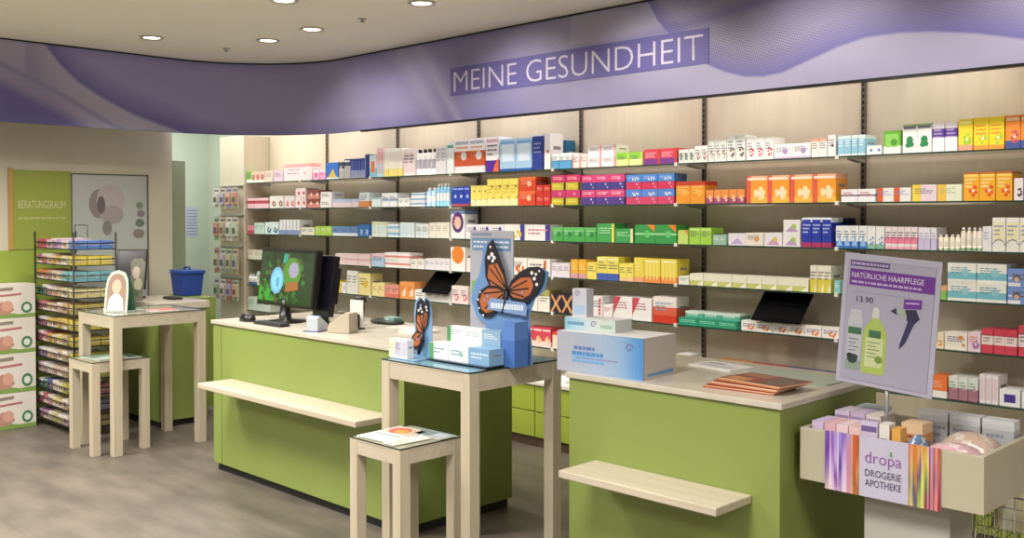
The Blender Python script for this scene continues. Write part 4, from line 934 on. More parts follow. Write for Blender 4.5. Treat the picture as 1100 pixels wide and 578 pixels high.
# ------------------------------------------------------------------ things on the right counter
def swirl(m, cx, cz, r_, y):
    for k in range(14):
        a = k * .5; q = r_ * (1 - k * .05); a2 = a + .5; q2 = r_ * (1 - (k + 1) * .05)
        m.quad([(cx + q * math.cos(a), y, cz + q * math.sin(a)), (cx + (q - r_ * .2) * math.cos(a), y, cz + (q - r_ * .2) * math.sin(a)), (cx + (q2 - r_ * .2) * math.cos(a2), y, cz + (q2 - r_ * .2) * math.sin(a2)), (cx + q2 * math.cos(a2), y, cz + q2 * math.sin(a2))], mat('6a5a94', .5))
def grad_box(name, w_, h_, d_, stops, side, x, y, z, rz, label):
    m = MB(); n = len(stops)
    me_ = mat(stops[0]); X = w_ / 2
    nm_ = 24
    def colr(t_):
        f = t_ * (n - 1); i = min(int(f), n - 2); a, b = stops[i], stops[i + 1]; f -= i
        return ''.join('%02x' % int(int(a[k:k + 2], 16) * (1 - f) + int(b[k:k + 2], 16) * f) for k in (0, 2, 4))
    for k in range(nm_):
        x0, x1 = -X + w_ * k / nm_, -X + w_ * (k + 1) / nm_; c = mat(colr((k + .5) / nm_), .4)
        m.quad([(x0, 0, 0), (x1, 0, 0), (x1, 0, h_), (x0, 0, h_)], c)
    s_ = mat(side, .45)
    m.quad([(X, 0, 0), (X, d_, 0), (X, d_, h_), (X, 0, h_)], s_); m.quad([(X, d_, 0), (-X, d_, 0), (-X, d_, h_), (X, d_, h_)], s_)
    m.quad([(-X, d_, 0), (-X, 0, 0), (-X, 0, h_), (-X, d_, h_)], mat(stops[0])); m.quad([(-X, 0, h_), (X, 0, h_), (X, d_, h_), (-X, d_, h_)], mat('dcdcdc', .45)); m.quad([(-X, d_, 0), (X, d_, 0), (X, 0, 0), (-X, 0, 0)], s_)
    m.quad([(-X, d_ * .5 - .001, h_ + .0003), (X, d_ * .5 - .001, h_ + .0003), (X, d_ * .5 + .001, h_ + .0003), (-X, d_ * .5 + .001, h_ + .0003)], mat('9a9a9c'))
    o = m.build(name, None, (x, y, z), rz=rz); tag(o, label, 'carton'); return o
big = grad_box('large_carton', .445, .17, .24, ['aeb0be', 'a8b0c2', 'a2b2cc', '8cacd0', '4a88c8'], 'c2bcb4', -2.635, 3.165, CT, R(3), 'large white and blue carton lying on the right green counter')
m = MB(); swirl(m, .155, .125, .022, -.0006); m.build('swirl_logo', big)
m = MB(); rn = random.Random(9)
for (zz, hh, xs, xe, hx) in ((.098, .014, -.13, -.02, '5a7ab4'), (.074, .016, -.14, .02, '4a88c4'), (.060, .006, -.12, .10, '8a86b4'), (.045, .008, -.14, .02, '6aa0d0')):
    x = xs
    while x < xe: l = .012 + .018 * rn.random(); m.quad([(x, -.0006, zz), (min(x + l, xe + .01), -.0006, zz), (min(x + l, xe + .01), -.0006, zz + hh), (x, -.0006, zz + hh)], mat(hx)); x += l + .004
m.quad([(-.14, -.0004, .045), (.02, -.0004, .045), (.02, -.0004, .075), (-.14, -.0004, .075)], mat('84aed8')); m.build('front_print', big)
m = MB(); m.quad([(.2228, .03, .012), (.2228, .22, .012), (.2228, .22, .03), (.2228, .03, .022)], mat('6a9ad0')); m.quad([(.2227, .004, .0), (.2227, .007, .0), (.2227, .007, .17), (.2227, .004, .17)], mat('3f6ea8')); m.build('side_print', big)
mid = grad_box('flat_carton', .27, .052, .12, ['8cc4d8', 'a8ccd8', 'c4d0d8', 'c8d0c8', 'bcd4d0'], 'c8d0cc', -2.74, 3.23, CT + .1705, R(3), 'flat pale teal carton lying on the large white and blue carton')
m = MB(); swirl(m, .02, .028, .018, -.0006); m.build('swirl_logo', mid); m = MB(); m.quad([(-.12, -.0005, .02), (-.03, -.0005, .02), (-.03, -.0005, .034), (-.12, -.0005, .034)], mat('6a9ab8')); m.quad([(.06, -.0005, .015), (.12, -.0005, .015), (.12, -.0005, .03), (.06, -.0005, .03)], mat('9cb8a8')); m.build('front_print', mid)
up = grad_box('upright_carton', .078, .122, .05, ['c8cad8', 'ccd0dc'], 'bfc4d0', -2.845 + .02, 3.262, CT + .2229, R(3), 'upright pale lilac carton standing on the flat teal carton')
m = MB(); swirl(m, -.012, .10, .016, -.0006); m.build('swirl_logo', up); m = MB(); m.quad([(-.03, -.0005, .01), (.03, -.0005, .01), (.03, -.0005, .05), (-.03, -.0005, .05)], mat('a8c4e0')); m.build('front_print', up)
# fanned brochures
cs = ['6c2626', '84301f', '682424', '8a3c20', '702c20', '8c4c2a', '542420', '7a3022']
def brochure_side(i): return ['a8544c', 'd8b088', '8a3430', 'd0885c', 'e0c8a8', '7a302c', 'c87848', 'dcb890'][i]
for i in range(8):
    o = flat('brochure', -2.03 + .008 * i, 3.34 + .004 * i, CT + .0044 * i, R(6 - 2.0 * i), .29, .20, cs[i], [(.04, .05, .4, .4, 'b87840'), (.55, .1, .96, .9, '584438'), (.05, .6, .5, .95, '946448')], .0042, brochure_side(i))
    tag(o, 'red orange brochure, %s in the fanned stack on the right counter' % ['lowest', 'second from bottom', 'third from bottom', 'fourth from bottom', 'fourth from top', 'third from top', 'second from top', 'uppermost'][i], 'brochure', 'fanned brochures on the right counter')
t = thing('writing_mat', 'pale green grey writing mat near the rear right corner of the right counter', 'mat', (-2.03, 3.70, CT), R(0)); bx(-.2, .2, -.12, .12, .0002, .004, mat('aebcae', .25)).build('pane', t); bx(-.2, .2, -.121, -.12, .0002, .004, mat('8ab09c', .2)).build('edge', t)
tag(flat('leaflet', -2.40, 3.72, CT, R(-8), .24, .16, 'eceae6', [(.1, .2, .9, .5, 'c8c4cc'), (.1, .6, .5, .8, '9a94a0')], .006), 'white leaflets lying behind the large blue carton on the right counter', 'leaflets')

# ------------------------------------------------------------------ offer bin with poster
bz0, bz1 = .68, .865
t = thing('offer_bin', 'cream open bin on a pedestal full of packs, beside the right counter', 'bin', (-1.435, 3.46, 0))
A, B_ = .315, .235
m = MB(); cb = M_cream
m.box(-A, A, -B_, -B_ + .018, bz0, bz1, cb); m.box(-A, A, B_ - .018, B_, bz0, bz1, cb); m.box(-A, -A + .018, -B_ + .018, B_ - .018, bz0, bz1, cb); m.box(A - .018, A, -B_ + .018, B_ - .018, bz0, bz1, cb)
m.box(-A + .018, A - .018, -B_ + .018, B_ - .018, bz0, bz0 + .018, cb); m.build('tray', t, bevel=.002)
m = MB(); m.box(-.11, .183, -.16, .04, 0, bz0, mat('b0aea4', .5)); m.build('pedestal', t, bevel=.003)
FY = 3.46 - B_
# banner cloth over the front
tb = thing('shop_banner', 'white banner with colourful striped ends hanging on the cream bin front', 'banner', (-1.452, FY - .0035, .665))
def stripes(m, x0, x1, z0, z1, cs_, seed, y=-.0008):
    """printed cloth stripes that run softly from one tone to the next"""
    rnd = random.Random(seed); NC, NV = 22, 20; n = len(cs_)
    def tone(k, f):
        c = cs_[int(k * n / NC)]; f = max(0, min(.999, f)) * (len(c) - 1); i = int(f); f -= i
        return ''.join('%02x' % (int(int(c[i][q:q + 2], 16) * (1 - f) + int(c[i + 1][q:q + 2], 16) * f) // 6 * 6) for q in (0, 2, 4))
    for k in range(NC):
        a = x0 + (x1 - x0) * k / NC; b = x0 + (x1 - x0) * (k + 1) / NC; sh_ = .18 * math.sin(k * .55 + seed) + .10 * rnd.random(); br = rnd.random()
        for j in range(NV):
            za = z0 + (z1 - z0) * j / NV; zb = z0 + (z1 - z0) * (j + 1) / NV
            h = tone(k, (j + .5) / NV + sh_)
            if br > .75: h = ''.join('%02x' % min(255, int(int(h[q:q + 2], 16) * .6 + 96)) for q in (0, 2, 4))
            m.quad([(a, y, za), (b, y, za), (b, y, zb), (a, y, zb)], mat(h, .55))
bw = .20
m = MB(); m.box(-bw, bw, 0, .002, 0, .205, mat('b9b6ca', .6)); o = m.build('cloth', tb)
m = MB()
sl_ = [['c8b8b0', '8c6ab0', '6a3a98', '7a54b0'], ['d8c4d0', 'b89acc', '8c5ab0', '8a70c0'], ['e4dce6', '7a4a9c', 'b8a4d8', 'a490d0'], ['d0b8cc', 'a880b8', '5a3a8c', '9c84c8'], ['dccce0', 'c8b4dc', 'b49ad0', '7c64b4'], ['a84a54', '8c3a6c', '9a3c70', '7a50a8'], ['c07a4c', 'a0582c', 'b85a34', 'c0602c'], ['b8884c', '9a6a3c', 'c8884c', 'a8542c']]
stripes(m, -bw, -bw + .125, 0, .205, sl_, 3); m.build('striped_end', o); m = MB()
sr_ = [['a8943c', '7a6a2c', 'c0782c', 'b84a24'], ['8a9a4c', '5a4a78', 'a8843c', 'c87a34'], ['c0c06c', '8ca84c', '6a5484', 'd09a54'], ['b8b85c', 'd0c84c', 'c8a44c', 'c0602c'], ['8c3c4c', '6a8a4c', 'd0b84c', 'c88c4c'], ['9a2c3c', '8c2c54', 'a0403c', '8a4a9c'], ['b0384c', 'c04a3c', '7c2c5c', 'b84a34'], ['8c2438', 'a83848', 'c0684c', 'a84c2c']]
stripes(m, bw - .105, bw, 0, .205, sr_, 5); m.build('striped_end', o)
FB = lambda x, z: (lambda u, v, d: Vector((x + u, -.001 + d, z + v)))
text('dropa', .125, .052, mat('8a4a9c', .6), FB(-.053, .105), o, weight=-.01)
text('DROGERIE', .125, .024, mat('55506c', .6), FB(-.053, .072), o)
text('APOTHEKE', .125, .024, mat('55506c', .6), FB(-.053, .038), o)
m = MB(); m.prism(ell(.036, .163, .004, .004, 8), .0005, mat('5a9a5c'), lambda u, v, d: (u, -.0014 + d, v)); m.prism([(.030, .156), (.036, .148), (.042, .156), (.036, .1585)], .0005, mat('5a9a5c'), lambda u, v, d: (u, -.0014 + d, v)); m.build('emblem', o)
# poster on a pole
tp = thing('poster_stand', 'framed hair care offer poster on a thin pole standing in the cream bin', 'poster', (-1.525, 3.42, bz0 + .0185))
m = MB(); m.tube([(0, .012, 0), (0, .012, .42)], .007, mat('a8acb0', .3, .6), 10); m.build('pole', tp)
m = MB(); m.box(-.02, .02, -.008, .03, 0, .004, M_steel); m.build('pole_foot', tp)
Tp = Matrix.Translation((.004, 0, .54)) @ Matrix.Rotation(R(4.2), 4, 'Y')
def tf(e): return lambda u, v, d: tuple(Tp @ Vector((u, -e + d, v)))
m = MB(); m.box(-.176, .176, .0, .006, -.237, .237, mat('b0aec2', .35), M=Tp); pf = m.build('frame', tp, bevel=.001)
m = MB(); m.box(-.158, .158, -.0012, 0, -.222, .215, mat('a3a1b6', .35), M=Tp)
for a_ in ((-.158, .158, -.0016, -.0011, -.2225, -.2212), (-.158, .158, -.0016, -.0011, .2138, .2151), (-.158, -.1567, -.0016, -.0011, -.222, .215), (.1567, .158, -.0016, -.0011, -.222, .215)): m.box(*a_, mat('8c8aa4'), M=Tp)
sheet = m.build('poster_sheet', tp)
m = MB(); m.box(-.150, .158, -.0018, -.0012, .122, .182, mat('6a3490', .4), M=Tp); m.box(-.150, -.005, -.0018, -.0012, .192, .212, mat('58447c', .4), M=Tp); m.build('purple_bands', sheet)
PT = lambda x, z: (lambda u, v, d: Tp @ Vector((x + u, -.0019 + d, z + v)))
text('NATÜRLICHE HAARPFLEGE', .262, .024, mat('d8d0e8', .5), PT(-.142, .150), sheet)
text('Für schönes Haar', .075, .012, mat('c8bcdc', .5), PT(-.142, .130), sheet) if False else None
m = MB(); rn = random.Random(2); x = -.142
while x < .10: l = .006 + .016 * rn.random(); m.box(x, x + l, -.0022, -.0018, .131, .139, mat('b4a4cc'), M=Tp); x += l + .004
m.build('subtitle_print', sheet); m = MB()
x = -.145
while x < -.015: l = .006 + .01 * rn.random(); m.box(x, x + l, -.0022, -.0018, .198, .206, mat('b4a8c8'), M=Tp); x += l + .003
m.build('caption_print', sheet); m = MB()
x = -.13
while x < .08: l = .008 + .016 * rn.random(); m.box(x, x + l, -.0022, -.0012, .098, .102, mat('9a96ac'), M=Tp); x += l + .004
m.build('small_print', sheet)
text('13.90', .062, .021, mat('3c3a4c', .5), PT(-.118, .064), sheet)
def pp(m, pts, hx, e): m.prism(pts, .0004, mat(hx, .45), tf(e))
m = MB()
pp(m, [(-.143, -.185), (-.088, -.185), (-.088, .0), (-.093, .012), (-.095, .035), (-.136, .035), (-.138, .012), (-.143, .0)], 'b4b8c0', .002)
pp(m, [(-.143, -.185), (-.088, -.185), (-.088, -.15), (-.143, -.15)], '8a9c8c', .0025); pp(m, [(-.140, -.055), (-.091, -.055), (-.091, -.03), (-.140, -.03)], '3f6a4c', .003)
pp(m, ell(-.118, -.145, .02, .018, 9), '2f3f3a', .0035); pp(m, ell(-.128, -.135, .012, .010, 8), '28343a', .0037); pp(m, ell(-.108, -.138, .012, .010, 8), '33423c', .0038)
for k in range(4): pp(m, [(-.136, -.075 - k * .014), (-.098 - (k % 2) * .01, -.075 - k * .014), (-.098 - (k % 2) * .01, -.071 - k * .014), (-.136, -.071 - k * .014)], '7c8490', .0033)
m.build('spray_bottle_picture', sheet)
m = MB()
pp(m, [(-.08, -.19), (-.005, -.19), (.004, -.175), (.004, -.05), (-.004, -.02), (-.022, .0), (-.026, .012), (-.055, .012), (-.058, .0), (-.076, -.02), (-.084, -.05), (-.084, -.175)], 'a4b860', .002)
pp(m, [(-.055, .012), (-.028, .012), (-.03, .045), (-.038, .052), (-.047, .052), (-.053, .045)], 'c4c8c4', .0025)
pp(m, [(-.072, -.165), (-.008, -.165), (-.008, -.06), (-.072, -.06)], 'c2cc9c', .0025); pp(m, [(-.062, -.058), (-.018, -.058), (-.018, -.032), (-.062, -.032)], '3f6c50', .003)
for k in range(5): pp(m, [(-.064, -.078 - k * .013), (-.02 - (k % 2) * .012, -.078 - k * .013), (-.02 - (k % 2) * .012, -.074 - k * .013), (-.064, -.074 - k * .013)], '7c9468', .003)
pp(m, ell(-.02, -.135, .014, .014, 9), '6f8c3c', .0034); m.build('shampoo_bottle_picture', sheet)
m = MB()
pp(m, [(.055, .06), (.118, .066), (.118, .098), (.055, .094)], '6a3490', .0022); pp(m, [(.062, .078), (.11, .082), (.11, .087), (.062, .083)], 'b8a4d0', .0028)
pp(m, [(.062, .058), (.10, .062), (.115, .03), (.095, .01), (.07, .02)], '2f2a4c', .002); pp(m, [(.02, .052), (.06, .06), (.07, .03), (.045, .035)], '9ca89a', .0021); pp(m, [(.01, .046), (.03, .06), (.034, .035)], '34344a', .0024)
pp(m, [(.075, .02), (.098, .015), (.07, -.06), (.05, -.085), (.052, -.065)], '35305a', .0026); m.build('hair_dryer_picture', sheet)
# contents of the bin
zb = bz0 + .0182
def inbin(i, name, x, y, w_, d_, h_, body, bands, mk, label, cat='carton', z=zb, rz=0):
    o = make_pack(name, w_, h_, d_, body, bands, mk, 'box', 300 + i); o.location = (x, y, z); o.rotation_euler.z = R(rz); return tag(o, label, cat, 'packs in the cream offer bin')
i = 0
for k in range(4):
    inbin(k, 'product_carton', -1.70 + k * .046, 3.26, .043, .12, .19, ['c9b8d8', 'd4a8b4', 'dcc4cc', 'd8b8b8'][k], '0-.8:%s' % ['b8c8dc', 'd8b4bc', 'e0c8cc', 'c8a4b8'][k], 't:8a6a9c', '%s pack, %s of four at the left end of the bin' % (['lilac', 'pink', 'pale pink', 'rose'][k], ORD[k]))
for k in range(3):
    inbin(10 + k, 'product_carton', -1.70 + k * .060, 3.445, .056, .12, .20, ['d0c4dc', 'c4b4d0', 'd8d0c8'][k], '', 'p:8c7ab0,h:9a8ab0', '%s carton behind the pink packs, %s of three in the bin' % (['pale lilac', 'purple', 'cream'][k], ORD[k]))
inbin(20, 'product_carton', -1.512, 3.262, .062, .02, .215, 'b8bcb8', '.62-1:c4b8d4', 'p:4c5a58,h:6a5a90', 'lilac and grey card pack with dark square in the bin')
inbin(22, 'product_carton', -1.458, 3.262, .035, .05, .215, 'd8d4d0', '', 't:6a6470', 'narrow white pack beside the poster pole')
inbin(23, 'product_carton', -1.417, 3.262, .03, .05, .205, 'd8a04c', '0-.5:e0c468', 'F:8c3c2c', 'narrow orange and yellow pack beside the poster pole')
for k in range(3):
    inbin(30 + k, 'product_carton', -1.43 + k * .112, 3.60, .104, .06, .215, 'b4b8bc', '.85-1:d4d8dc', 't:8a90a0,h:c8ccd4', 'silver grey carton, %s of three along the rear of the bin' % ORD[k])
inbin(40, 'product_carton', -1.455, 3.48, .075, .09, .185, 'dc9458', '.8-1:e8c8a0', 't:8a4a30', 'orange topped carton behind the poster pole in the bin')
inbin(42, 'product_carton', -1.66, 3.585, .10, .08, .20, 'dcdcd8', '.7-1:b8c8d8', 't:6a7a90', 'white and blue carton at the rear left of the bin')
# clear bags lying on top
def bag(x, y, z, w_, d_, h_, hx, hx2, label, rz, seed):
    rnd = random.Random(seed); m = MB(); nx, ny = 20, 14; idx = {}
    for s_ in (0, 1):
        for i in range(nx + 1):
            for j in range(ny + 1):
                u, v = i / nx, j / ny; e = (math.sin(math.pi * u) * math.sin(math.pi * v)) ** .13
                zz = h_ * e * (.96 + .05 * rnd.random()) if s_ else 0
                idx[s_, i, j] = len(m.v); m.v.append((w_ * (u - .5), d_ * (v - .5), zz))
    for i in range(nx):
        for j in range(ny):
            hh = hx if (i // 3 + j // 2 + seed) % 4 else hx2
            m.face([idx[1, i, j], idx[1, i + 1, j], idx[1, i + 1, j + 1], idx[1, i, j + 1]], mat(hh, .22), True); m.face([idx[0, i, j], idx[0, i, j + 1], idx[0, i + 1, j + 1], idx[0, i + 1, j]], mat(hh, .25), True)
    o = m.build('wrapped_pack', None, (x, y, z), rz=R(rz)); return tag(o, label, 'wrapped pack', 'packs in the cream offer bin')
bag(-1.252, 3.335, zb, .20, .15, .172, 'd0a8b0', 'dcccd0', 'pink and white film wrapped pack at the near right of the bin', 4, 3)
bag(-1.255, 3.50, zb, .20, .14, .182, 'bca596', 'ccc2b8', 'rosy beige film wrapped pack behind the pink one in the bin', -4, 5)
bag(-1.384, 3.35, zb, .042, .18, .175, '6a9ac8', 'dce6f0', 'blue and white film wrapped pack beside the poster pole', 3, 7)
bag(-1.46, 3.60, zb, .20, .10, .16, 'd8945c', 'e4c4a0', 'orange film wrapped pack behind the poster pole', 0, 9) if False else None

# wire basket at the right
t = thing('wire_basket', 'white wire mesh basket with bags at the lower right, behind the bin', 'basket', (-1.06, 3.98, 0))
m = MB(); X, Y_ = .27, .24
wm = mat('c8c4bc', .35, .4)
for k in range(13):
    z = .12 + k * .0415
    for a_, b_ in (((-X, -Y_), (X, -Y_)), ((X, -Y_), (X, Y_)), ((X, Y_), (-X, Y_)), ((-X, Y_), (-X, -Y_))): m.tube([(*a_, z), (*b_, z)], .0018 if k < 12 else .004, wm, 5)
for k in range(17):
    x = -X + 2 * X * k / 16; m.tube([(x, -Y_, .12), (x, -Y_, .618)], .0018, wm, 5); m.tube([(x, Y_, .12), (x, Y_, .618)], .0018, wm, 5); m.tube([(x, -Y_, .12), (x, Y_, .12)], .0018, wm, 5)
for k in range(15):
    y = -Y_ + 2 * Y_ * k / 14; m.tube([(-X, y, .12), (-X, y, .618)], .0018, wm, 5); m.tube([(X, y, .12), (X, y, .618)], .0018, wm, 5)
m.build('wire_mesh', t)
for sx in (-1, 1):
    for sy in (-1, 1): m = MB(); m.tube([(sx * X, sy * Y_, 0), (sx * X, sy * Y_, .618)], .006, wm, 8); m.build('leg', t)
def softbag(x, y, z, hx, hx2, label, rz): 
    o = bag(x, y, z, .24, .30, .16, hx, hx2, label, rz, 11); o.name = 'wrapped_pack'; o['group'] = 'packs in the wire basket'; o['category'] = 'wrapped pack'
softbag(-1.185, 3.98, .123, 'c8c4b8', 'dcd8d0', 'pale wrapped pack at the left in the wire basket', 0)
softbag(-.935, 3.98, .123, 'd2d4a0', 'e0e0c8', 'yellow green wrapped pack at the right in the wire basket', 0)
softbag(-1.185, 3.98, .47, 'd6d0a8', 'e8e8d0', 'pale yellow wrapped pack near the rim of the wire basket', 0)
softbag(-1.06, 3.98, .2995, 'cfcabc', 'e4e2c0', 'cream wrapped pack lying on top in the wire basket', 90)

# ------------------------------------------------------------------ left side: wall sign, nappy cartons, rack
ts = thing('wall_sign', 'green consulting room wall sign with white print and orange edge on the left wall', 'sign', (WL, 2.7, 1.98))
FL = lambda y, z, e=.0: (lambda u, v, d: Vector((.012 + e - d, y + u, z + v)))
bx(.0005, .012, .03, .475, -.625, 0, mat('93a248', .5)).build('green_panel', ts)
bx(.0005, .018, .0, .03, -.625, .02, mat('b89454', .5)).build('edge_strip', ts)
text('BERATUNGSRAUM', .36, .062, mat('c8cc9c', .5), FL(.07, -.30), ts)
m = MB(); rn = random.Random(5); y = .07
while y < .40: l = .012 + .03 * rn.random(); m.box(.0122, .0128, y, y + l, -.385, -.37, mat('b4bc84')); y += l + .008
m.build('subtitle_print', ts)
ti = thing('wall_picture', 'pale framed wall picture of grey stacked stones on the left wall', 'picture', (WL, 3.2, 1.96))
bx(.0005, .010, -.02, .62, -1.05, 0, mat('b4bcb8', .4)).build('picture_sheet', ti)
m = MB()
for a_ in ((-.025, -.015, -1.05, .008), (.615, .628, -1.05, .008)): m.box(.0005, .016, a_[0], a_[1], a_[2], a_[3], mat('6c6a60', .4))
m.box(.0005, .016, -.025, .628, 0, .01, mat('6c6a60', .4)); m.build('frame', ti)
m = MB(); f = lambda e: (lambda u, v, d: (.0105 + e - d + .0005, u, v))
for (cy, cz, ry, rz_, hx, e) in ((.20, -.24, .08, .12, '8a8284', .0), (.30, -.22, .12, .15, 'b4aeb0', .0006), (.22, -.25, .035, .075, '6c6468', .0012), (.31, -.33, .10, .08, 'a29ca0', .001), (.27, -.44, .04, .06, '848084', .0014), (.55, -.25, .03, .03, '7c8a74', .001), (.56, -.32, .035, .03, '8a7c84', .0012), (.55, -.40, .04, .035, '6c7a70', .0014), (.54, -.49, .05, .04, '8a8078', .0016)):
    m.prism(ell(cy, cz, ry, rz_, 18), .0004, mat(hx, .5), f(e))
m.build('picture_print', ti)
struct('trim_3', bx(WL + .0005, WL + .012, .8, 3.17, .0, 1.35, mat('93a846', .5)))
# nappy cartons, four high, two columns
nt_ = ['lowest', 'second from bottom', 'third from bottom', 'uppermost']
def nappy(y0, y1, z0, z1, label):
    w_, h_ = y1 - y0, z1 - z0; m = MB(); m.box(-.24, 0, 0, w_, 0, h_, mat('d6d2c8', .5)); b = m.build('nappy_carton', None, (-7.96, y0, z0), bevel=.002)
    m = MB(); F_ = lambda e: (lambda u, v, d: (e - d + .0005, u * w_, v * h_)); q = lambda pts, hx, e: m.prism(pts, .0004, mat(hx, .5), F_(e))
    q([(0, 0), (1, 0), (1, .12), (.7, .10), (.4, .2), (0, .10)], '7a9a4c', .0002); q([(.2, .12), (.5, .10), (.62, .24), (.55, .42), (.4, .5), (.28, .38)], 'b08474', .0006)
    q(ell(.5, .36, .10, .16, 12), 'c89a88', .001); q(ell(.84, .30, .10, .17, 12), '3f7a54', .0008); q(ell(.84, .30, .06, .10, 10), 'd8dcd0', .0012); q([(.1, .62), (.75, .68), (.75, .74), (.1, .68)], 'b06a6c', .0008); q([(.25, .80), (.6, .83), (.6, .92), (.25, .89)], '8a7c74', .0008)
    m.build('front_print', b); tag(b, label, 'nappy carton', 'stacked nappy cartons')
for k, (z0, z1) in enumerate(((.002, .275), (.2755, .575), (.5755, .845), (.8455, 1.10))):
    nappy(2.40, 2.805, z0, z1, 'white nappy carton with baby print, %s of the stack beside the wire rack' % nt_[k])
# wire rack
RX0, RX1, RY0, RY1 = -8.03, -7.28, 2.83, 3.14
t = thing('wire_rack', 'tall dark wire rack of twelve trays full of small cartons', 'rack', (-7.655, 2.985, 0))
cx, cy = -7.655, 2.985
for x in (RX0, RX1):
    for y in (RY0, RY1): m = MB(); m.tube([(x - cx, y - cy, 0), (x - cx, y - cy, 1.50)], .007, M_blackm, 8); m.build('post', t)
pal = [['d05a70', 'e0b8b8', 'c0a0c8', 'dcd0c4'], ['c06a8c', 'dcc8b8', 'd8b870', 'd8d0b0'], ['d8844c', 'c8988c', 'd8c8b8', '8cb8c0'], ['4c7a64', 'b88c9c', 'd0b090', 'c8c89c'], ['c07c84', 'd8c07c', 'd0b0a0', 'c8a87c'], ['a0708c', 'd8c05c', 'c8a84c', 'd0b45c'],
       ['c86c84', 'd0a04c', 'd4bc5c', 'b8a878'], ['8c7ca8', 'd8c0a4', 'c8b088', 'b8a47c'], ['b8a0b0', 'd8c8b8', 'd4b8a4', 'b8a89c'], ['2f7a6c', '5a5a8c', 'c8c0a4', 'b8b04c'], ['b84c5c', 'd8a0ac', 'd0bc84', 'c8b090'], ['8c6484', 'c8c4b8', 'b8b07c', 'c0a0a4']]
pal_s = ['5a86d0', 'dcc83c', '78b4c0', 'd8cc94', 'b8a858', 'd0c040', 'ccbc3c', 'b8ac44', 'a8a060', 'a87880', '8c88a0', 'b0a070']
cn = {'d05a70': 'red'}
tn = ['top', 'second', 'third', 'fourth', 'fifth', 'sixth', 'seventh', 'eighth', 'ninth', 'tenth', 'eleventh', 'lowest']
for r_ in range(12):
    z = 1.375 - r_ * .119
    m = MB(); xa, xb, ya, yb = RX0 - cx, RX1 - cx, RY0 - cy, RY1 - cy
    for zz in (z, z + .045):
        for a_, b_ in (((xa, ya), (xb, ya)), ((xb, ya), (xb, yb)), ((xb, yb), (xa, yb)), ((xa, yb), (xa, ya))): m.tube([(*a_, zz), (*b_, zz)], .0042, M_blackm, 6)
    for k in range(1, 16): xx = xa + (xb - xa) * k / 16; m.tube([(xx, ya, z + .045), (xx, ya, z), (xx, yb, z), (xx, yb, z + .045)], .0015, M_blackm, 4)
    for k in range(1, 7): yy = ya + (yb - ya) * k / 7; m.tube([(xa, yy, z), (xb, yy, z)], .0015, M_blackm, 4)
    m.build('wire_tray', t)
    rnd = random.Random(r_ + 40)
    for c_ in range(6):
        hx = pal[r_][min(3, int(c_ * 4 / 6))]; hh = .058 + .018 * rnd.random()
        o = make_pack('small_carton', .090, hh, .20, hx, rnd.choice(['0-.3:e4dcd0', '.7-1:dcd6d0', '']), rnd.choice(['F:9a5a6c,t', 't', 'p:8a6a8c', 'c:e8e0d0,t', 'h:e8e0e0,F:b8884c']), 'box', 500 + r_ * 10 + c_)
        o.location = (RX0 + .065 + c_ * .0955, RY0 + .012, z + .0032)
        tag(o, 'small carton, %s from left in the %s tray of the wire rack' % (ORD[c_], tn[r_]), 'carton', 'cartons in the wire rack')
    for c_ in range(3):
        hh = .060 + .006 * (r_ % 3)
        o = make_pack('small_carton', .088, hh, .105, pal_s[r_], '.45-.5:e8e0c0', 's:e8dcb0' if r_ in (1, 5, 6) else 't', 'box', 700 + r_ * 5 + c_)
        o.location = (RX1 - .016, RY0 + .060 + c_ * .095, z + .0032); o.rotation_euler.z = R(90)
        tag(o, 'side facing carton, %s of three in the %s tray of the wire rack' % (['nearest', 'middle', 'farthest'][c_], tn[r_]), 'carton', 'cartons in the wire rack')
# small label holder on top of the rack
m = MB(); m.tube([(-.12, .05, 1.46), (-.12, .05, 1.55), (.12, .05, 1.55), (.12, .05, 1.46)], .004, mat('5a5c64', .4), 6); m.build('top_hoop', t)

# monitor, leaflets and blue box on the left green counter
C3 = .9552
t = thing('till_monitor', 'black angled till monitor on the green counter by the left wall', 'monitor', (-7.80, 3.50, C3), R(52))
T = Matrix.Translation((0, 0, .07)) @ Matrix.Rotation(R(-15), 4, 'X')
m = MB(); m.box(-.13, .10, -.02, .02, 0, .33, mat('141018', .4), M=T); m.build('housing', t, bevel=.003)
m = MB(); m.box(-.12, .09, -.0215, -.02, .015, .315, mat('1e1822', .2), M=T); m.build('screen', t)
m = MB(); m.lathe([(.10, 0), (.10, .012), (.03, .02), (.03, .13)], M_black, 18); m.build('stand', t)
t = thing('leaflet_stand', 'narrow leaflet stand with floral print beside the left till monitor', 'leaflet stand', (-7.52, 3.40, C3), R(50))
f = lambda e: (lambda u, v, d: (u, v * .22 - e + d, v))
m = MB(); m.prism([(-.05, 0), (.05, 0), (.055, .30), (.03, .33), (-.03, .33), (-.055, .30)], .004, mat('7a7a68', .4), f(0)); m.build('card', t)
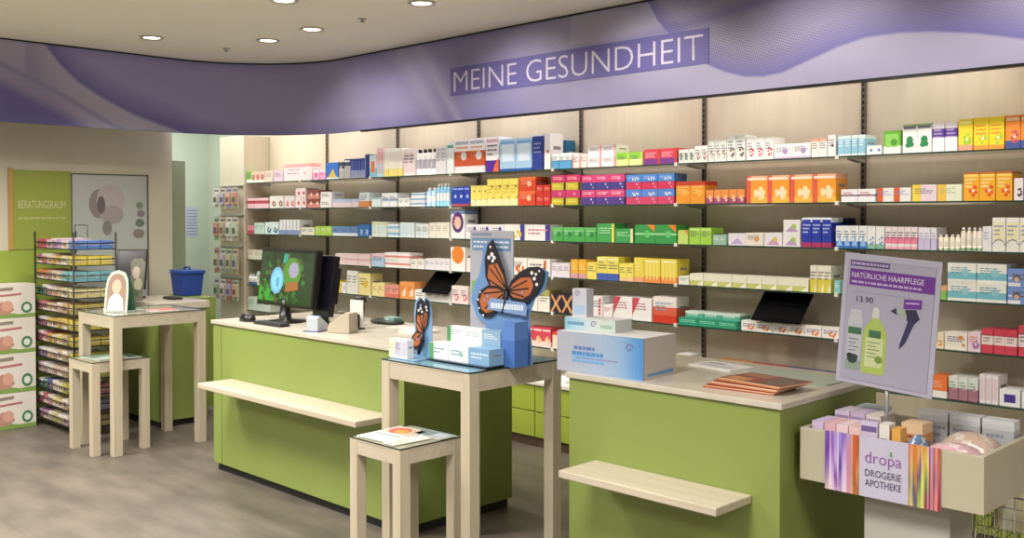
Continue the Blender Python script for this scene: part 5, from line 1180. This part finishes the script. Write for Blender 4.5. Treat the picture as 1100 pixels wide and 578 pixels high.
m = MB(); m.prism(ell(-.01, .22, .03, .05, 9), .0004, mat('c8b8ac'), f(.001)); m.prism(ell(.01, .13, .032, .05, 9), .0004, mat('b8bca0'), f(.001)); m.prism(ell(-.005, .06, .03, .03, 9), .0004, mat('5a6a50'), f(.0015)); m.build('card_print', t)
m = MB(); m.prism([(.0, 0), (.18, .0), (.075, .29)], .004, mat('9aa29c', .4), lambda u, v, d: (d - .002, u, v)); m.build('back_strut', t)
t = thing('blue_bin', 'dark blue plastic box with lid standing at the rear end of the left green counter', 'box', (-7.76, 3.95, .9546), R(0))
m = MB(); b = len(m.v)
lo, hi = .095, .112
m.v += [(-lo, -.08, 0), (lo, -.08, 0), (lo, .08, 0), (-lo, .08, 0), (-hi, -.095, .185), (hi, -.095, .185), (hi, .095, .185), (-hi, .095, .185)]
for q in ((0, 3, 2, 1), (4, 5, 6, 7), (0, 1, 5, 4), (1, 2, 6, 5), (2, 3, 7, 6), (3, 0, 4, 7)): m.face([b + i for i in q], mat('1f3f96', .4))
m.build('body', t, bevel=.006); bx(-.122, .122, -.105, .105, .185, .215, mat('24479e', .4)).build('lid', t, bevel=.006)
m = MB(); m.tube([(-.05, 0, .215), (-.04, 0, .235), (.04, 0, .235), (.05, 0, .215)], .008, mat('1c3a8c', .4), 8); m.build('lid_handle', t)
bx(-.122 - .001, -.122 + .03, -.107, -.03, .19, .212, mat('c8ccd4')).build('sticker', t)
tag(bx(-.09, .09, -.04, .04, 0, .02, mat('2a221e', .5)).build('tray', None, (-7.47, 3.68, C3), bevel=.004), 'flat dark tray lying on the left green counter', 'tray')
# notice on the corridor wall
m = MB(); m.box(0, .002, 0, .155, 0, .34, mat('c8cce0', .5)); t = m.build('notice_sheet', None, (X0 + .0005, 5.225, 1.38)); tag(t, 'white paper notice with blue lines on the mint corridor wall', 'notice')
m = MB(); rn = random.Random(8)
for k in range(9):
    y = .02
    while y < .13: l = .012 + .02 * rn.random(); m.box(.0021, .0026, y, min(y + l, .14), .03 + k * .033, .04 + k * .033, mat('6a70b4')); y += l + .007
m.build('notice_print', t)
